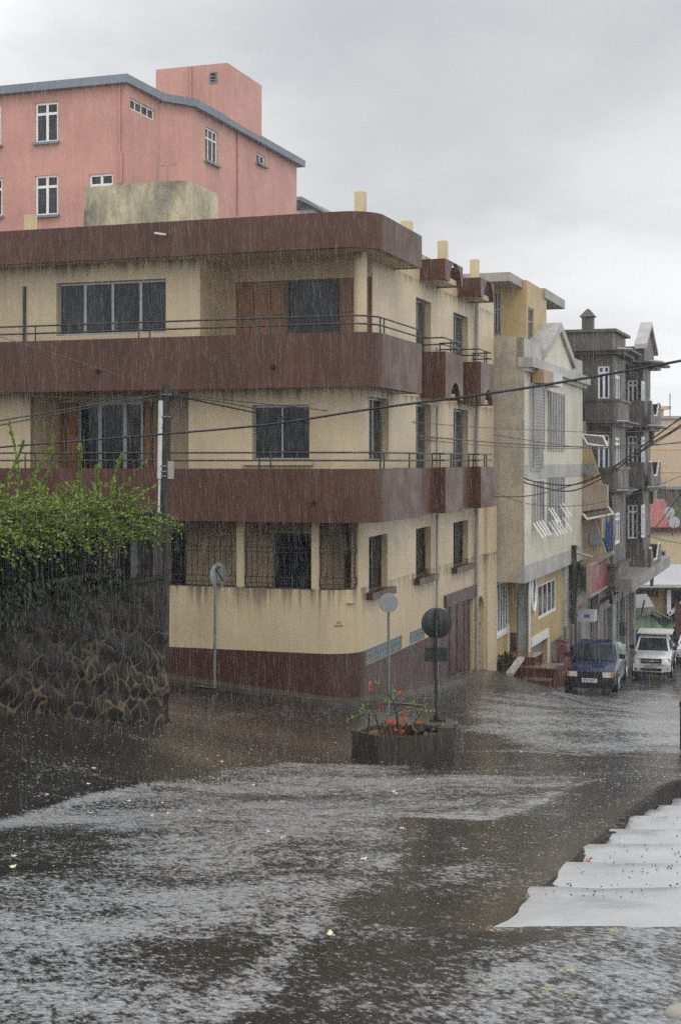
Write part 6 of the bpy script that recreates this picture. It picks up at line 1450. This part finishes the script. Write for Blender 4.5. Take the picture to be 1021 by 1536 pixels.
# ================================================================ HAZE
HZ = .0006
b = MB(); b.box(-62,62,-6,136,-14,21.5)
m, t = newmat('rain_haze'); v = t.new('ShaderNodeVolumePrincipled'); v.inputs['Color'].default_value = (.86,.88,.91,1); v.inputs['Density'].default_value = HZ; v.inputs['Anisotropy'].default_value = .2; t.out(None, v.outputs[0])
o = b.build('haze', m, smooth=0); tag(o, 'thin rain haze filling the street', 'haze', kind='stuff')
# ================================================================ SKY AND SUN
w = bpy.data.worlds.new('World'); sc.world = w; w.use_nodes = True
t = NT(w)
el, az = rad(48), rad(150)                                           # from behind the eye, a little to the right
sky = t.new('ShaderNodeTexSky', sky_type='NISHITA'); sky.sun_disc = False; sky.sun_elevation = el; sky.sun_rotation = az; sky.air_density = 1.5; sky.dust_density = 3
gen = t.new('ShaderNodeTexCoord').outputs['Generated']
sx_ = t.new('ShaderNodeSeparateXYZ'); t.set(sx_.inputs[0], gen); dx, dy, dz = sx_.outputs
zc_ = t.math('MAXIMUM', dz, .03)
cv = t.new('ShaderNodeCombineXYZ'); dn = t.math('ADD', zc_, .25); t.set(cv.inputs[0], t.math('DIVIDE', dx, dn)); t.set(cv.inputs[1], t.math('DIVIDE', dy, dn)); t.set(cv.inputs[2], dz)
cl = t.noise(t.map(cv.outputs[0], .62, .42, .8, (2.2,4.1,0)), 2.1, 6, .52)
grey = t.mix(t.rng(cl, .37, .63, 0, 1, True), (6.15,6.3,6.5), (7.9,8.0,8.1))
# brighter cloud high up and behind the eye, and one bright break up on the left
boost = t.math('ADD', t.math('ADD', t.rng(dz, .28, .95, 0, .75, True), t.rng(dy, .45, -.7, 0, .75, True)), t.math('MULTIPLY', t.math('MULTIPLY', t.rng(dx, -.12, -.26, 0, .55, True), t.rng(dz, .19, .33, 0, 1, True)), t.rng(dy, .3, .8)))
boost = t.math('ADD', boost, t.math('MULTIPLY', t.rng(dz, .24, .03, 0, .42, True), t.math('MULTIPLY', t.rng(dx, 0, .25, 0, 1, True), t.rng(dy, .2, .8))))
gm = t.new('ShaderNodeVectorMath', operation='SCALE'); t.set(gm.inputs[0], grey); t.set(gm.inputs['Scale'], t.math('ADD', boost, 1.))
sk = t.new('ShaderNodeVectorMath', operation='SCALE'); t.set(sk.inputs[0], sky.outputs[0]); sk.inputs['Scale'].default_value = 1.
gap = t.rng(t.noise(t.map(cv.outputs[0], 1, 1, 1, (8.3,1.2,0)), 1.6, 5, .6), .50, .66, 0, .16, True)
colr = t.mix(gap, gm.outputs[0], sk.outputs[0])
bg = t.new('ShaderNodeBackground'); t.set(bg.inputs[0], colr); bg.inputs[1].default_value = .1
ow_ = t.new('ShaderNodeOutputWorld'); t.t.links.new(bg.outputs[0], ow_.inputs[0])
sl_ = bpy.data.lights.new('sun', 'SUN'); sl_.energy = .6; sl_.angle = rad(25); sl_.color = (1,.95,.88); so = bpy.data.objects.new('sun', sl_); COL.objects.link(so)
sdir = Vector((math.cos(el)*math.sin(az), math.cos(el)*math.cos(az), math.sin(el))); so.rotation_euler = sdir.to_track_quat('Z','Y').to_euler()
so.location = (10,-10,30)
sc.view_settings.view_transform = 'Standard'; sc.view_settings.look = 'None'; sc.view_settings.exposure = 0; sc.view_settings.gamma = 1
sc.render.engine = 'CYCLES'
cy = sc.cycles; cy.use_denoising = False; cy.max_bounces = 7; cy.diffuse_bounces = 3; cy.glossy_bounces = 3; cy.transparent_max_bounces = 24; cy.transmission_bounces = 3; cy.volume_bounces = 0
cy.caustics_reflective = False; cy.caustics_refractive = False; cy.sample_clamp_indirect = 6; cy.use_adaptive_sampling = False
